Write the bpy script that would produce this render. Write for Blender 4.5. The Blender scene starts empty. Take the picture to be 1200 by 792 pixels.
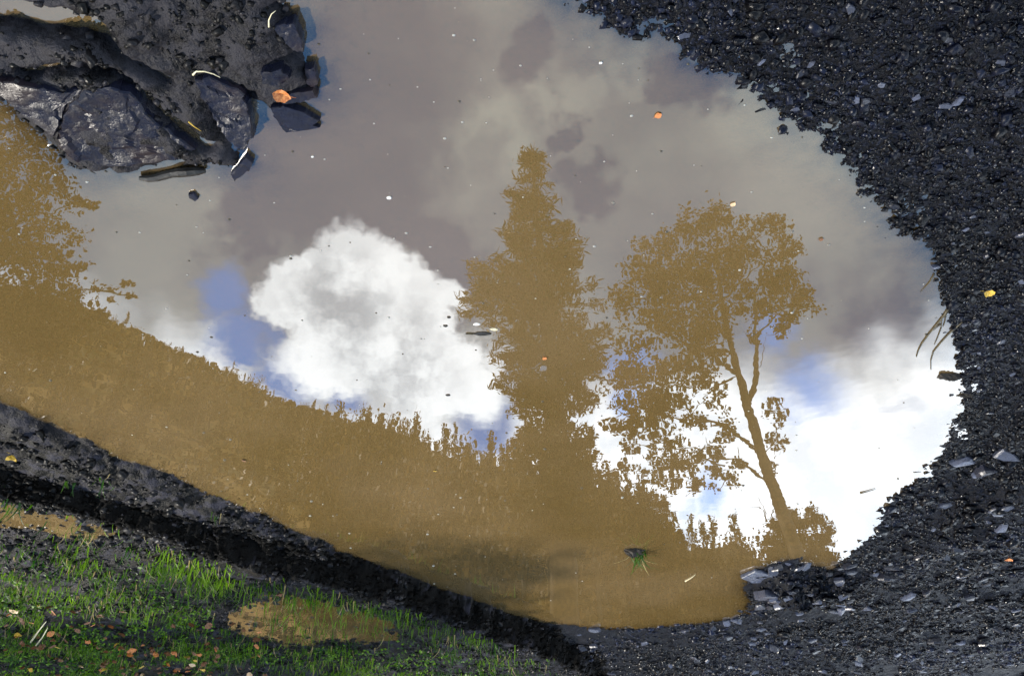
import bpy, math, random
import numpy as np
from mathutils import Vector, Matrix

random.seed(7)
rng = np.random.default_rng(11)
S = bpy.context.scene
C = S.collection

# ------------------------------------------------------------------ camera
# The photographer holds the camera upside down (rolled 180 degrees) over a puddle.
CAM_H, DEP, FPX, W, H = 1.5, math.radians(34.0), 956.0, 1200.0, 792.0
FWD = np.array([0, math.cos(DEP), -math.sin(DEP)])
UPV = np.array([0, math.sin(DEP), math.cos(DEP)])
cd = bpy.data.cameras.new('camera')
cam = bpy.data.objects.new('camera', cd)
C.objects.link(cam)
cd.sensor_width = 36
cd.lens = 36 * FPX / W
cd.clip_start, cd.clip_end = 0.05, 2000
m = Matrix.Identity(4)
for i in range(3):
    m[i][0] = (-1, 0, 0)[i]
    m[i][1] = -UPV[i]
    m[i][2] = -FWD[i]
    m[i][3] = (0, 0, CAM_H)[i]
cam.matrix_world = m
S.camera = cam

# ------------------------------------------------------------------ light, exposure
SUN_AZ, SUN_EL = math.radians(62), math.radians(44)      # azimuth clockwise from +Y
EXPOSURE = 1.2
S.view_settings.view_transform = 'Standard'
S.view_settings.look = 'None'
S.view_settings.gamma = 1
S.view_settings.use_curve_mapping = False
S.view_settings.exposure = EXPOSURE
S.render.engine = 'CYCLES'
S.cycles.use_denoising = True
S.cycles.use_adaptive_sampling = True
S.cycles.adaptive_threshold = 0.02
S.cycles.max_bounces = 4
S.cycles.diffuse_bounces = 1
S.cycles.glossy_bounces = 2
S.cycles.transmission_bounces = 2
S.cycles.sample_clamp_indirect = 6

sl = bpy.data.lights.new('sun', 'SUN')
sl.energy = 3.4
sl.angle = math.radians(0.6)
sl.color = (1.0, 0.93, 0.82)
sun = bpy.data.objects.new('sun', sl)
C.objects.link(sun)
sd = Vector((math.sin(SUN_AZ) * math.cos(SUN_EL), math.cos(SUN_AZ) * math.cos(SUN_EL), math.sin(SUN_EL)))
sun.rotation_euler = sd.to_track_quat('Z', 'Y').to_euler()
sun.location = (0, 0, 30)


def ray(px, py):
    v = FWD - (px - W / 2) / FPX * np.array([1.0, 0, 0]) + (py - H / 2) / FPX * UPV
    return v / np.linalg.norm(v)


def gp(px, py, z=0.0):
    """point of the photograph -> point on the plane at height z"""
    v = ray(px, py)
    t = (z - CAM_H) / v[2]
    return np.array([v[0] * t, v[1] * t, z])


def rdir(px, py):
    """direction in which the water mirrors this point of the photograph"""
    v = ray(px, py)
    return np.array([v[0], v[1], -v[2]])


def mir(px, py, dist):
    """mirrored point of the photograph -> real point at ground distance y = dist"""
    v = rdir(px, py)
    return np.array([0, 0, -CAM_H]) + v * (dist / v[1])


# ------------------------------------------------------------------ node helper
class NT:
    def __init__(self, tree):
        self.t = tree
        tree.nodes.clear()

    def n(self, kind, **kw):
        nd = self.t.nodes.new(kind)
        for k, v in kw.items():
            setattr(nd, k, v)
        return nd

    def put(self, sock, v):
        if isinstance(v, bpy.types.NodeSocket):
            self.t.links.new(v, sock)
        elif v is not None:
            sock.default_value = v

    def math(self, op, a, b=None, c=None, clamp=False):
        nd = self.n('ShaderNodeMath', operation=op, use_clamp=clamp)
        self.put(nd.inputs[0], a)
        self.put(nd.inputs[1], b)
        self.put(nd.inputs[2], c)
        return nd.outputs[0]

    def vmath(self, op, a, b=None, scale=None):
        nd = self.n('ShaderNodeVectorMath', operation=op)
        self.put(nd.inputs[0], a)
        self.put(nd.inputs[1], b)
        if scale is not None:
            self.put(nd.inputs['Scale'], scale)
        return nd.outputs['Value'] if op in ('DISTANCE', 'LENGTH', 'DOT_PRODUCT') else nd.outputs[0]

    def mix(self, f, a, b, blend='MIX'):
        nd = self.n('ShaderNodeMix', data_type='RGBA', blend_type=blend)
        self.put(nd.inputs[0], f)
        self.put(nd.inputs[6], a if not isinstance(a, tuple) else (*a, 1))
        self.put(nd.inputs[7], b if not isinstance(b, tuple) else (*b, 1))
        return nd.outputs[2]

    def noise(self, vec, scale, detail=4, rough=0.55, dist=0.0):
        nd = self.n('ShaderNodeTexNoise')
        self.put(nd.inputs['Vector'], vec)
        nd.inputs['Scale'].default_value = scale
        nd.inputs['Detail'].default_value = detail
        nd.inputs['Roughness'].default_value = rough
        nd.inputs['Distortion'].default_value = dist
        return nd

    def step(self, v, a, b, lo=0.0, hi=1.0):
        nd = self.n('ShaderNodeMapRange', interpolation_type='SMOOTHSTEP')
        self.put(nd.inputs[0], v)
        for i, x in enumerate((a, b, lo, hi)):
            nd.inputs[i + 1].default_value = x
        return nd.outputs[0]


# ------------------------------------------------------------------ sky
world = bpy.data.worlds.new('World')
S.world = world
world.use_nodes = True
t = NT(world.node_tree)
tc = t.n('ShaderNodeTexCoord').outputs['Generated']
sky = t.n('ShaderNodeTexSky', sky_type='NISHITA')
sky.sun_disc = False
sky.sun_elevation = SUN_EL
sky.sun_rotation = SUN_AZ
sky.air_density = 1.0
sky.dust_density = 0.3
blue = t.mix(1.0, sky.outputs[0], (0.05, 0.165, 0.285), 'MULTIPLY')
sep = t.n('ShaderNodeSeparateXYZ')
t.put(sep.inputs[0], tc)
z = sep.outputs[2]
zc = t.math('ADD', t.math('MAXIMUM', z, 0.0), 0.25)
flat = t.n('ShaderNodeCombineXYZ')
t.put(flat.inputs[0], t.math('DIVIDE', sep.outputs[0], zc))
t.put(flat.inputs[1], t.math('DIVIDE', sep.outputs[1], zc))
flat = flat.outputs[0]
nA = t.noise(tc, 5.0, 4, 0.6)
wob = t.vmath('SCALE', t.vmath('SUBTRACT', nA.outputs['Color'], (0.5, 0.5, 0.5)), scale=0.20)
dd = t.vmath('ADD', tc, wob)
nB = t.noise(tc, 16.0, 4, 0.62)
wob2 = t.vmath('SCALE', t.vmath('SUBTRACT', nB.outputs['Color'], (0.5, 0.5, 0.5)), scale=0.075)
dc = t.vmath('ADD', t.vmath('ADD', tc, wob2), t.vmath('SCALE', wob, scale=0.25))


de = t.vmath('ADD', dd, t.vmath('SCALE', wob2, scale=1.3))


def blob(px, py, rpx, soft, vec):
    d = t.vmath('DISTANCE', vec, tuple(rdir(px, py)))
    r = rpx / 1080.0
    return t.step(d, r * (1 + soft), r * max(0.02, 1 - soft))


def union(lst):
    o = lst[0]
    for x in lst[1:]:
        o = t.math('MAXIMUM', o, x)
    return o


# layered grey cloud that covers most of the sky
gN = t.noise(flat, 1.9, 4, 0.6)
g1 = gN.outputs[0]
g2 = nA.outputs[0]
gm = t.step(t.math('ADD', t.math('MULTIPLY', g1, 0.7), t.math('MULTIPLY', g2, 0.3)), 0.40, 0.62)
dark = union([blob(450, 215, 105, 0.45, de), blob(540, 300, 55, 0.4, de), blob(430, 80, 115, 0.6, de), blob(330, 180, 85, 0.6, de), blob(672, 153, 26, 0.35, de),
              blob(802, 98, 36, 0.45, de), blob(622, 56, 36, 0.5, de), blob(690, 225, 32, 0.5, de), blob(1020, 362, 55, 0.8, de), blob(560, 190, 40, 0.6, de), blob(300, 280, 40, 0.5, de)])
light = union([blob(575, 170, 60, 0.5, de), blob(690, 112, 36, 0.5, de), blob(745, 85, 40, 0.6, de), blob(200, 250, 80, 0.8, de), blob(960, 200, 100, 0.9, de), blob(640, 112, 20, 0.6, de),
               blob(180, 330, 70, 0.7, de), blob(880, 150, 70, 0.8, de)])
tone = t.math('ADD', t.math('MULTIPLY', gm, 0.42), t.math('SUBTRACT', t.math('MULTIPLY', light, 0.42), t.math('MULTIPLY', dark, 0.50)))
tone = t.math('ADD', tone, 0.22, clamp=True)
grey = t.mix(tone, (0.05, 0.215, 0.54), (0.76, 0.93, 1.04))
# openings to the blue
hole = union([blob(268, 345, 30, 0.45, dc), blob(290, 395, 34, 0.5, dc), blob(335, 440, 42, 0.5, dc), blob(560, 492, 44, 0.6, dc), blob(400, 470, 32, 0.6, dc)])
hole2 = t.math('MULTIPLY', union([blob(948, 462, 34, 0.9, dc), blob(735, 425, 30, 0.7, dc), blob(900, 400, 22, 0.9, dc), blob(830, 575, 20, 0.8, dc), blob(740, 470, 24, 0.8, dc)]), 0.7)
gsep = t.n('ShaderNodeSeparateColor')
t.put(gsep.inputs[0], gN.outputs['Color'])
gen = t.step(gsep.outputs[1], 0.64, 0.72)
hole = t.math('MAXIMUM', hole, t.math('MULTIPLY', gen, t.step(z, 0.25, 0.5)))
# low bright cloud bank and the cumulus
zz = t.math('ADD', z, t.math('MULTIPLY', t.math('SUBTRACT', nA.outputs[0], 0.5), 0.22))
low = t.step(zz, 0.545, 0.465)
cum = union([blob(430, 330, 62, 0.18, dc), blob(370, 350, 52, 0.18, dc), blob(480, 355, 55, 0.18, dc), blob(420, 400, 85, 0.16, dc), blob(500, 430, 75, 0.16, dc),
             blob(520, 345, 26, 0.3, dc), blob(330, 350, 30, 0.3, dc), blob(550, 450, 45, 0.4, dc), blob(370, 420, 55, 0.3, dc)])
shade = t.step(t.math('ADD', t.math('MULTIPLY', nB.outputs[0], 0.6), t.math('MULTIPLY', nA.outputs[0], 0.4)), 0.62, 0.40)
white = t.mix(t.math('MULTIPLY', shade, t.math('ADD', 0.3, t.math('MULTIPLY', union([blob(405, 365, 60, 0.7, dc), blob(470, 425, 62, 0.7, dc)]), 0.65))), (2.75, 3.0, 3.25), (0.85, 1.08, 1.38))
lowc = t.mix(t.math('MULTIPLY', shade, 0.6), (3.2, 3.45, 3.7), (1.5, 1.85, 2.3))
col = t.mix(low, grey, lowc)
col = t.mix(hole, col, blue)
col = t.mix(hole2, col, t.vmath('SCALE', blue, scale=2.3))
col = t.mix(cum, col, white)
bg = t.n('ShaderNodeBackground')
t.put(bg.inputs[0], col)
bg.inputs[1].default_value = 0.58
wo = t.n('ShaderNodeOutputWorld')
t.put(wo.inputs[0], bg.outputs[0])


# ------------------------------------------------------------------ numpy helpers
def hash2(ix, iy, seed):
    h = (ix.astype(np.int64) * 374761393 + iy.astype(np.int64) * 668265263 + seed * 1442695041) & 0xFFFFFFFF
    h = ((h ^ (h >> 13)) * 1274126177) & 0xFFFFFFFF
    h = h ^ (h >> 16)
    return (h & 0xFFFF) / 65535.0


def vnoise(x, y, seed=0):
    ix, iy = np.floor(x), np.floor(y)
    fx, fy = x - ix, y - iy
    fx, fy = fx * fx * (3 - 2 * fx), fy * fy * (3 - 2 * fy)
    ix, iy = ix.astype(np.int64), iy.astype(np.int64)
    a, b = hash2(ix, iy, seed), hash2(ix + 1, iy, seed)
    c, d = hash2(ix, iy + 1, seed), hash2(ix + 1, iy + 1, seed)
    return (a + (b - a) * fx) * (1 - fy) + (c + (d - c) * fx) * fy


def fbm(x, y, scale, oct=4, seed=0, gain=0.5):
    v, amp, tot = 0, 1.0, 0
    for o in range(oct):
        v = v + amp * vnoise(x * scale, y * scale, seed + o * 17)
        tot += amp
        amp *= gain
        scale *= 2.03
    return v / tot - 0.5


def sstep(v, a, b):
    u = np.clip((v - a) / (b - a), 0, 1)
    return u * u * (3 - 2 * u)


def polydist(x, y, pts):
    """distance to a polyline, side sign and position along it"""
    best = np.full(x.shape, 1e9)
    sign = np.ones(x.shape)
    par = np.zeros(x.shape)
    for i in range(len(pts) - 1):
        ax, ay = pts[i][:2]
        bx, by = pts[i + 1][:2]
        ux, uy = bx - ax, by - ay
        L2 = ux * ux + uy * uy + 1e-12
        tt = np.clip(((x - ax) * ux + (y - ay) * uy) / L2, 0, 1)
        d = np.hypot(x - ax - tt * ux, y - ay - tt * uy)
        mk = d < best
        best = np.where(mk, d, best)
        cr = ux * (y - ay) - uy * (x - ax)
        sign = np.where(mk, np.sign(cr), sign)
        par = np.where(mk, i + tt, par)
    return best, sign, par


def inside(x, y, pts):
    r = np.zeros(x.shape, bool)
    n = len(pts)
    for i in range(n):
        ax, ay = pts[i][:2]
        bx, by = pts[(i + 1) % n][:2]
        if ay == by:
            continue
        c = ((ay > y) != (by > y)) & (x < (bx - ax) * (y - ay) / (by - ay) + ax)
        r ^= c
    return r


def mesh_np(name, verts, faces, mat=None, tint=None, smooth=False):
    verts = np.asarray(verts, np.float32)
    faces = np.asarray(faces, np.int32)
    k = faces.shape[1]
    me = bpy.data.meshes.new(name)
    me.vertices.add(len(verts))
    me.vertices.foreach_set('co', verts.ravel())
    me.loops.add(faces.size)
    me.loops.foreach_set('vertex_index', faces.ravel())
    me.polygons.add(len(faces))
    me.polygons.foreach_set('loop_start', np.arange(0, faces.size, k, dtype=np.int32))
    me.polygons.foreach_set('loop_total', np.full(len(faces), k, np.int32))
    if smooth:
        me.polygons.foreach_set('use_smooth', np.ones(len(faces), bool))
    if tint is not None:
        for nm, arr in tint.items():
            a = me.attributes.new(nm, 'FLOAT', 'POINT')
            a.data.foreach_set('value', np.asarray(arr, np.float32))
    me.update(calc_edges=True)
    me.validate()
    if mat:
        me.materials.append(mat)
    return me


def add(name, me, parent=None, loc=(0, 0, 0), rot=(0, 0, 0), sc=(1, 1, 1), **props):
    o = bpy.data.objects.new(name, me)
    C.objects.link(o)
    o.location, o.rotation_euler, o.scale = loc, rot, sc
    if parent is not None:
        o.parent = parent
    for k, v in props.items():
        o[k] = v
    return o


class MB:
    def __init__(self):
        self.v, self.f = [], []

    def quadify(self, f):
        self.f.append(f)

    def tube(self, pts, rads, n=6):
        pts = [np.asarray(p, float) for p in pts]
        b = len(self.v)
        for i, (p, r) in enumerate(zip(pts, rads)):
            d = pts[min(i + 1, len(pts) - 1)] - pts[max(i - 1, 0)]
            d = d / (np.linalg.norm(d) + 1e-9)
            a = np.cross(d, (0.3, 0.2, 1.0) if abs(d[2]) < 0.9 else (1, 0, 0))
            a /= np.linalg.norm(a)
            c = np.cross(d, a)
            for k in range(n):
                w = 2 * math.pi * k / n
                self.v.append(p + r * (math.cos(w) * a + math.sin(w) * c))
        for i in range(len(pts) - 1):
            for k in range(n):
                k2 = (k + 1) % n
                self.f.append((b + i * n + k, b + i * n + k2, b + (i + 1) * n + k2, b + (i + 1) * n + k))
        e0, e1 = b, b + (len(pts) - 1) * n
        self.f.append(tuple(e0 + k for k in reversed(range(n))))
        self.f.append(tuple(e1 + k for k in range(n)))
        return self

    def mesh(self, name, mat, smooth=False):
        me = bpy.data.meshes.new(name)
        me.from_pydata([tuple(map(float, p)) for p in self.v], [], self.f)
        me.validate()
        me.update()
        if mat:
            me.materials.append(mat)
        if smooth:
            for p in me.polygons:
                p.use_smooth = True
        return me


# ------------------------------------------------------------------ materials
def new_mat(name):
    mt = bpy.data.materials.new(name)
    mt.use_nodes = True
    return mt, NT(mt.node_tree)


def principled(t, color, rough, spec=0.5, normal=None):
    p = t.n('ShaderNodeBsdfPrincipled')
    t.put(p.inputs['Base Color'], (*color, 1) if isinstance(color, tuple) else color)
    t.put(p.inputs['Roughness'], rough)
    p.inputs['Specular IOR Level'].default_value = spec
    if normal is not None:
        t.put(p.inputs['Normal'], normal)
    o = t.n('ShaderNodeOutputMaterial')
    t.put(o.inputs[0], p.outputs[0])
    return p


def bump(t, h, strength, dist):
    b = t.n('ShaderNodeBump')
    b.inputs['Strength'].default_value = strength
    b.inputs['Distance'].default_value = dist
    t.put(b.inputs['Height'], h)
    return b.outputs[0]


def attr(t, name):
    a = t.n('ShaderNodeAttribute')
    a.attribute_name = name
    return a.outputs['Fac']


# muddy water: brown turbid body under a mirror-smooth surface
M_water, t = new_mat('muddy_water')
geo = t.n('ShaderNodeNewGeometry').outputs['Position']
n1 = t.step(t.noise(geo, 0.8, 4, 0.55).outputs[0], 0.35, 0.68)
n2 = t.noise(geo, 260.0, 2, 0.6).outputs[0]
n3 = t.noise(geo, 90.0, 2, 0.6)
wc = t.mix(n1, (0.085, 0.0565, 0.021), (0.114, 0.078, 0.037))
wc = t.mix(t.math('MULTIPLY', t.step(n2, 0.52, 0.7), 0.5), wc, (0.13, 0.062, 0.012))
wc = t.mix(t.math('MULTIPLY', t.step(n3.outputs[0], 0.55, 0.7), 0.4), wc, (0.052, 0.048, 0.014))
rip = bump(t, t.noise(geo, 7.0, 2, 0.5).outputs[0], 0.03, 0.01)
dif = t.n('ShaderNodeBsdfDiffuse')
t.put(dif.inputs[0], wc)
glo = t.n('ShaderNodeBsdfGlossy')
glo.inputs['Roughness'].default_value = 0.0
glo.inputs[0].default_value = (1, 1, 1, 1)
t.put(glo.inputs['Normal'], rip)
fr = t.n('ShaderNodeFresnel')
fr.inputs[0].default_value = 2.5
clear = t.n('ShaderNodeBsdfTransparent')
clear.inputs[0].default_value = (0.85, 0.72, 0.5, 1)
body = t.n('ShaderNodeMixShader')
t.put(body.inputs[0], t.math('SUBTRACT', 1.0, t.math('EXPONENT', t.math('MULTIPLY', attr(t, 'depth'), -85.0))))
t.put(body.inputs[1], clear.outputs[0])
t.put(body.inputs[2], dif.outputs[0])
mx = t.n('ShaderNodeMixShader')
t.put(mx.inputs[0], fr.outputs[0])
t.put(mx.inputs[1], body.outputs[0])
t.put(mx.inputs[2], glo.outputs[0])
t.put(t.n('ShaderNodeOutputMaterial').inputs[0], mx.outputs[0])

# ground: mud, black shale grit, bank soil with the step's shade painted dark, brown hillside
M_ground, t = new_mat('ground')
geo = t.n('ShaderNodeNewGeometry').outputs['Position']
na = t.noise(geo, 14, 6, 0.65).outputs[0]
nb = t.noise(geo, 90, 4, 0.6).outputs[0]
nc = t.noise(geo, 3.0, 4, 0.6).outputs[0]
grit = t.mix(t.step(nb, 0.45, 0.65), (0.0007, 0.0008, 0.0016), (0.006, 0.008, 0.016))
mud = t.mix(t.step(na, 0.35, 0.6), (0.003, 0.003, 0.004), (0.020, 0.0195, 0.024))
soil = t.mix(t.step(na, 0.47, 0.60), (0.001, 0.001, 0.001), (0.020, 0.0195, 0.027))
heath = t.mix(t.step(t.noise(geo, 0.09, 5, 0.6).outputs[0], 0.4, 0.6), (0.30, 0.17, 0.05), (0.11, 0.075, 0.02))
grit = t.mix(t.math('MULTIPLY', t.step(na, 0.55, 0.4), 0.75), grit, (0.0015, 0.0016, 0.003))
c = t.mix(attr(t, 'z_mud'), grit, mud)
c = t.mix(attr(t, 'z_bank'), c, soil)
c = t.mix(attr(t, 'z_step_shade'), c, (0.002, 0.0018, 0.0016))  # near-black colour stands in for the shade on the bank step
c = t.mix(attr(t, 'z_far'), c, heath)
hh = t.math('ADD', t.math('MULTIPLY', na, 0.6), t.math('MULTIPLY', nb, 0.4))
ro = t.math('ADD', t.step(na, 0.3, 0.7, 0.34, 0.62), t.math('MULTIPLY', attr(t, 'z_far'), 0.4), clamp=True)
ro = t.math('ADD', ro, t.math('MULTIPLY', attr(t, 'z_step_shade'), 0.4), clamp=True)
p_ = principled(t, c, ro, 0.09, bump(t, hh, 0.8, 0.02))


def stone_mat(name, dark, lightc, rough=(0.3, 0.55), spec=0.45, warm=None):
    mt, t = new_mat(name)
    geo = t.n('ShaderNodeNewGeometry').outputs['Position']
    tn = attr(t, 'tint')
    f = tn
    n = t.noise(geo, 60, 5, 0.6).outputs[0]
    c = t.mix(f, dark, lightc)
    c = t.mix(t.math('MULTIPLY', t.step(n, 0.4, 0.7), 0.5), c, dark)
    if warm:
        c = t.mix(t.math('MULTIPLY', t.step(t.noise(geo, 9, 3).outputs[0], 0.52, 0.7), 0.6), c, warm)
    principled(t, c, t.step(n, 0.3, 0.7, *rough), spec, bump(t, n, 0.4, 0.006))
    return mt


M_gravel = stone_mat('wet_black_shale_grit', (0.0006, 0.0007, 0.0015), (0.009, 0.0125, 0.030), (0.10, 0.55), 0.15)
M_crumb = stone_mat('wet_mud_crumbs', (0.0015, 0.0015, 0.0015), (0.020, 0.019, 0.023), (0.3, 0.6), 0.13)
M_step_shade = stone_mat('shade_painted_soil', (0.0012, 0.0011, 0.001), (0.006, 0.0055, 0.005), (0.6, 0.9), 0.05)  # crumbs coloured near black for the shaded face of the step
M_slab = stone_mat('wet_slate_slab', (0.002, 0.0025, 0.005), (0.009, 0.011, 0.024), (0.22, 0.42), 0.16, (0.020, 0.013, 0.012))
M_stone = stone_mat('shale_stone', (0.006, 0.006, 0.010), (0.060, 0.068, 0.10), (0.2, 0.45), 0.35)


def leaf_mat(name, a, b, trans=0.35, rough=0.6, straw=None):
    mt, t = new_mat(name)
    c = t.mix(attr(t, 'tint'), a, b)
    if straw:
        c = t.mix(t.step(attr(t, 'tint'), 1.2, 1.3), c, straw)
    p = t.n('ShaderNodeBsdfPrincipled')
    t.put(p.inputs['Base Color'], c)
    p.inputs['Roughness'].default_value = rough
    p.inputs['Specular IOR Level'].default_value = 0.25
    tr = t.n('ShaderNodeBsdfTranslucent')
    t.put(tr.inputs[0], c)
    mx = t.n('ShaderNodeMixShader')
    mx.inputs[0].default_value = trans
    t.put(mx.inputs[1], p.outputs[0])
    t.put(mx.inputs[2], tr.outputs[0])
    t.put(t.n('ShaderNodeOutputMaterial').inputs[0], mx.outputs[0])
    return mt


def simple_mat(name, a, b, scale=20, rough=0.7, spec=0.3, bmp=0.3):
    mt, t = new_mat(name)
    geo = t.n('ShaderNodeTexCoord').outputs['Object']
    n = t.noise(geo, scale, 4, 0.6).outputs[0]
    principled(t, t.mix(t.step(n, 0.35, 0.65), a, b), rough, spec, bump(t, n, bmp, 0.01))
    return mt


M_grass = leaf_mat('grass', (0.010, 0.055, 0.002), (0.15, 0.28, 0.012), 0.5, 0.45, (0.30, 0.24, 0.11))
M_herb = leaf_mat('low_herbs', (0.010, 0.050, 0.003), (0.13, 0.25, 0.012), 0.35, 0.5)
M_aspen = leaf_mat('autumn_aspen_leaves', (0.07, 0.042, 0.008), (0.15, 0.085, 0.014), 0.35)
M_needle = leaf_mat('conifer_needles', (0.045, 0.032, 0.007), (0.12, 0.072, 0.012), 0.25)
M_farleaf = leaf_mat('hillside_foliage', (0.045, 0.032, 0.010), (0.19, 0.11, 0.025), 0.3)
M_bark = simple_mat('bark', (0.05, 0.034, 0.014), (0.10, 0.065, 0.024), 8, 0.85)
M_orange = simple_mat('orange_leaf', (0.27, 0.075, 0.016), (0.46, 0.19, 0.06), 9, 0.45)
M_yellow = simple_mat('yellow_leaf', (0.36, 0.22, 0.02), (0.52, 0.36, 0.07), 9, 0.45)
M_brownl = simple_mat('brown_leaf', (0.07, 0.034, 0.016), (0.17, 0.075, 0.032), 9, 0.55)
M_pale = simple_mat('pale_leaf', (0.40, 0.25, 0.13), (0.52, 0.38, 0.24), 9, 0.55)
M_twig = simple_mat('wet_twig', (0.020, 0.016, 0.008), (0.050, 0.040, 0.018), 40, 0.5)
M_straw = simple_mat('dry_straw', (0.45, 0.40, 0.26), (0.60, 0.55, 0.38), 40, 0.5)
M_foam = simple_mat('foam', (0.55, 0.56, 0.55), (0.70, 0.70, 0.68), 40, 0.4)
M_drift = simple_mat('wet_driftwood', (0.006, 0.006, 0.006), (0.022, 0.021, 0.020), 25, 0.45)
M_clod = simple_mat('peat_clod', (0.006, 0.005, 0.004), (0.020, 0.015, 0.010), 40, 0.7)

# ------------------------------------------------------------------ shorelines
mud_px = [(-60, 95), (0, 116), (30, 140), (60, 165), (85, 192), (110, 200), (150, 199), (190, 196), (232, 186), (250, 186), (268, 195), (278, 194), (276, 180),
          (262, 160), (262, 130), (290, 112), (306, 118), (318, 124), (335, 118), (368, 104), (364, 80), (352, 62), (346, 30), (330, 5), (322, -40), (330, -110)]
gra_px = [(655, -110), (665, -40), (674, 0), (692, 15), (722, 32), (748, 48), (766, 44), (790, 52), (812, 62), (832, 80), (850, 92), (880, 100), (900, 118),
          (918, 140), (938, 152), (962, 162), (982, 188), (1004, 204), (1016, 226), (1044, 248), (1056, 272), (1086, 292), (1098, 318), (1104, 350),
          (1112, 372), (1122, 398), (1126, 425), (1128, 450), (1132, 472), (1116, 500), (1110, 530), (1082, 558), (1054, 574), (1040, 592),
          (1030, 616), (1010, 640), (986, 657), (976, 668), (958, 664), (934, 655), (902, 662), (880, 673), (872, 690), (880, 706), (866, 721),
          (830, 729), (790, 733), (740, 737), (690, 735), (640, 729)]
ban_px = [(640, 729), (600, 720), (560, 704), (524, 692), (480, 675), (430, 656), (400, 645), (350, 622), (300, 600), (250, 581), (200, 557), (180, 548),
          (150, 540), (100, 515), (50, 492), (0, 472), (-80, 440), (-170, 400), (-260, 330), (-220, 220), (-120, 130), (-60, 95)]
MUD = [gp(*p) for p in mud_px]
GRA = [gp(*p) for p in gra_px]
BAN = [gp(*p) for p in ban_px]
POND = MUD + GRA + BAN
FACE_PX = [(-260, 470), (-80, 526), (0, 548), (100, 581), (200, 608), (300, 634), (350, 648), (400, 661), (450, 673), (500, 686), (567, 708), (633, 735), (683, 762), (740, 810), (800, 880)]
FACE_H = [0.08, 0.08, 0.09, 0.11, 0.16, 0.16, 0.13, 0.11, 0.14, 0.16, 0.17, 0.16, 0.14, 0.12, 0.10]
FACE = [gp(*p, z=0.03) for p in FACE_PX]
RIDGE = [gp(*p, z=0.03) for p in [(880, 712), (930, 700), (990, 676), (1060, 668), (1130, 640), (1200, 628), (1300, 615), (1500, 600)]]
CREV = [gp(*p, z=0.05) for p in [(22, 96), (60, 90), (100, 86), (130, 92), (150, 108), (168, 128), (190, 148), (215, 168), (238, 184)]]
CREV2 = [gp(*p, z=0.05) for p in [(128, 64), (150, 82), (175, 96), (190, 106)]]
POOLS = {  # small pools standing on the bank: outline in the photograph, level
    'a': ([(262, 722), (285, 704), (330, 700), (385, 704), (430, 716), (462, 730), (470, 746), (440, 758), (395, 752), (340, 760), (300, 750), (270, 738)], 0.135),
    'b': ([(-40, 596), (10, 592), (60, 600), (110, 612), (150, 622), (128, 634), (80, 632), (30, 622), (-40, 616)], 0.09)}
POOLPTS = {k: [gp(*p, z=v[1]) for p in v[0]] for k, v in POOLS.items()}
CREST = {}

# ridge line of the wood behind, as angle above the water against compass direction
prof_px = [(-400, 330), (-200, 350), (0, 330), (100, 356), (150, 380), (200, 405), (270, 433), (330, 466), (400, 488), (470, 496), (520, 514), (560, 528), (600, 532), (680, 548),
           (740, 572), (780, 602), (800, 628), (850, 618), (880, 630), (900, 656), (985, 672), (1100, 690), (1300, 700)]
_az, _el = [], []
for p in prof_px:
    v = rdir(*p)
    _az.append(math.atan2(v[0], v[1]))
    _el.append(math.atan2(v[2], math.hypot(v[0], v[1])))
_o = np.argsort(_az)
PAZ, PEL = np.array(_az)[_o], np.array(_el)[_o]
HILL_R = 200.0


def profile(az):
    return np.interp(az, PAZ, PEL)


def far_height(x, y):
    r = np.hypot(x, y)
    az = np.arctan2(x, y)
    el = profile(az) - np.radians(1.3 - 1.05 * sstep(az, 0.10, 0.22))
    el = np.where(np.abs(az) > 1.2, np.maximum(np.radians(9), el * np.clip(1 - (np.abs(az) - 1.2) * 1.2, 0, 1)), el)
    top = HILL_R * np.tan(el) - CAM_H
    u = np.clip((r - 14) / (HILL_R - 14), 0, 1)
    up = top * (0.25 * u + 0.75 * u * u * (3 - 2 * u) * 0.55 + 0.3375 * u ** 3)
    dn = np.clip(1 - (r - HILL_R) / 260, 0.1, 1)
    n = fbm(x, y, 0.03, 4, 5) * 7 * sstep(r, 18, 90) * (1 - 0.8 * sstep(r, 150, 200))
    return np.where(r < HILL_R, up, top * dn) + n


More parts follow.
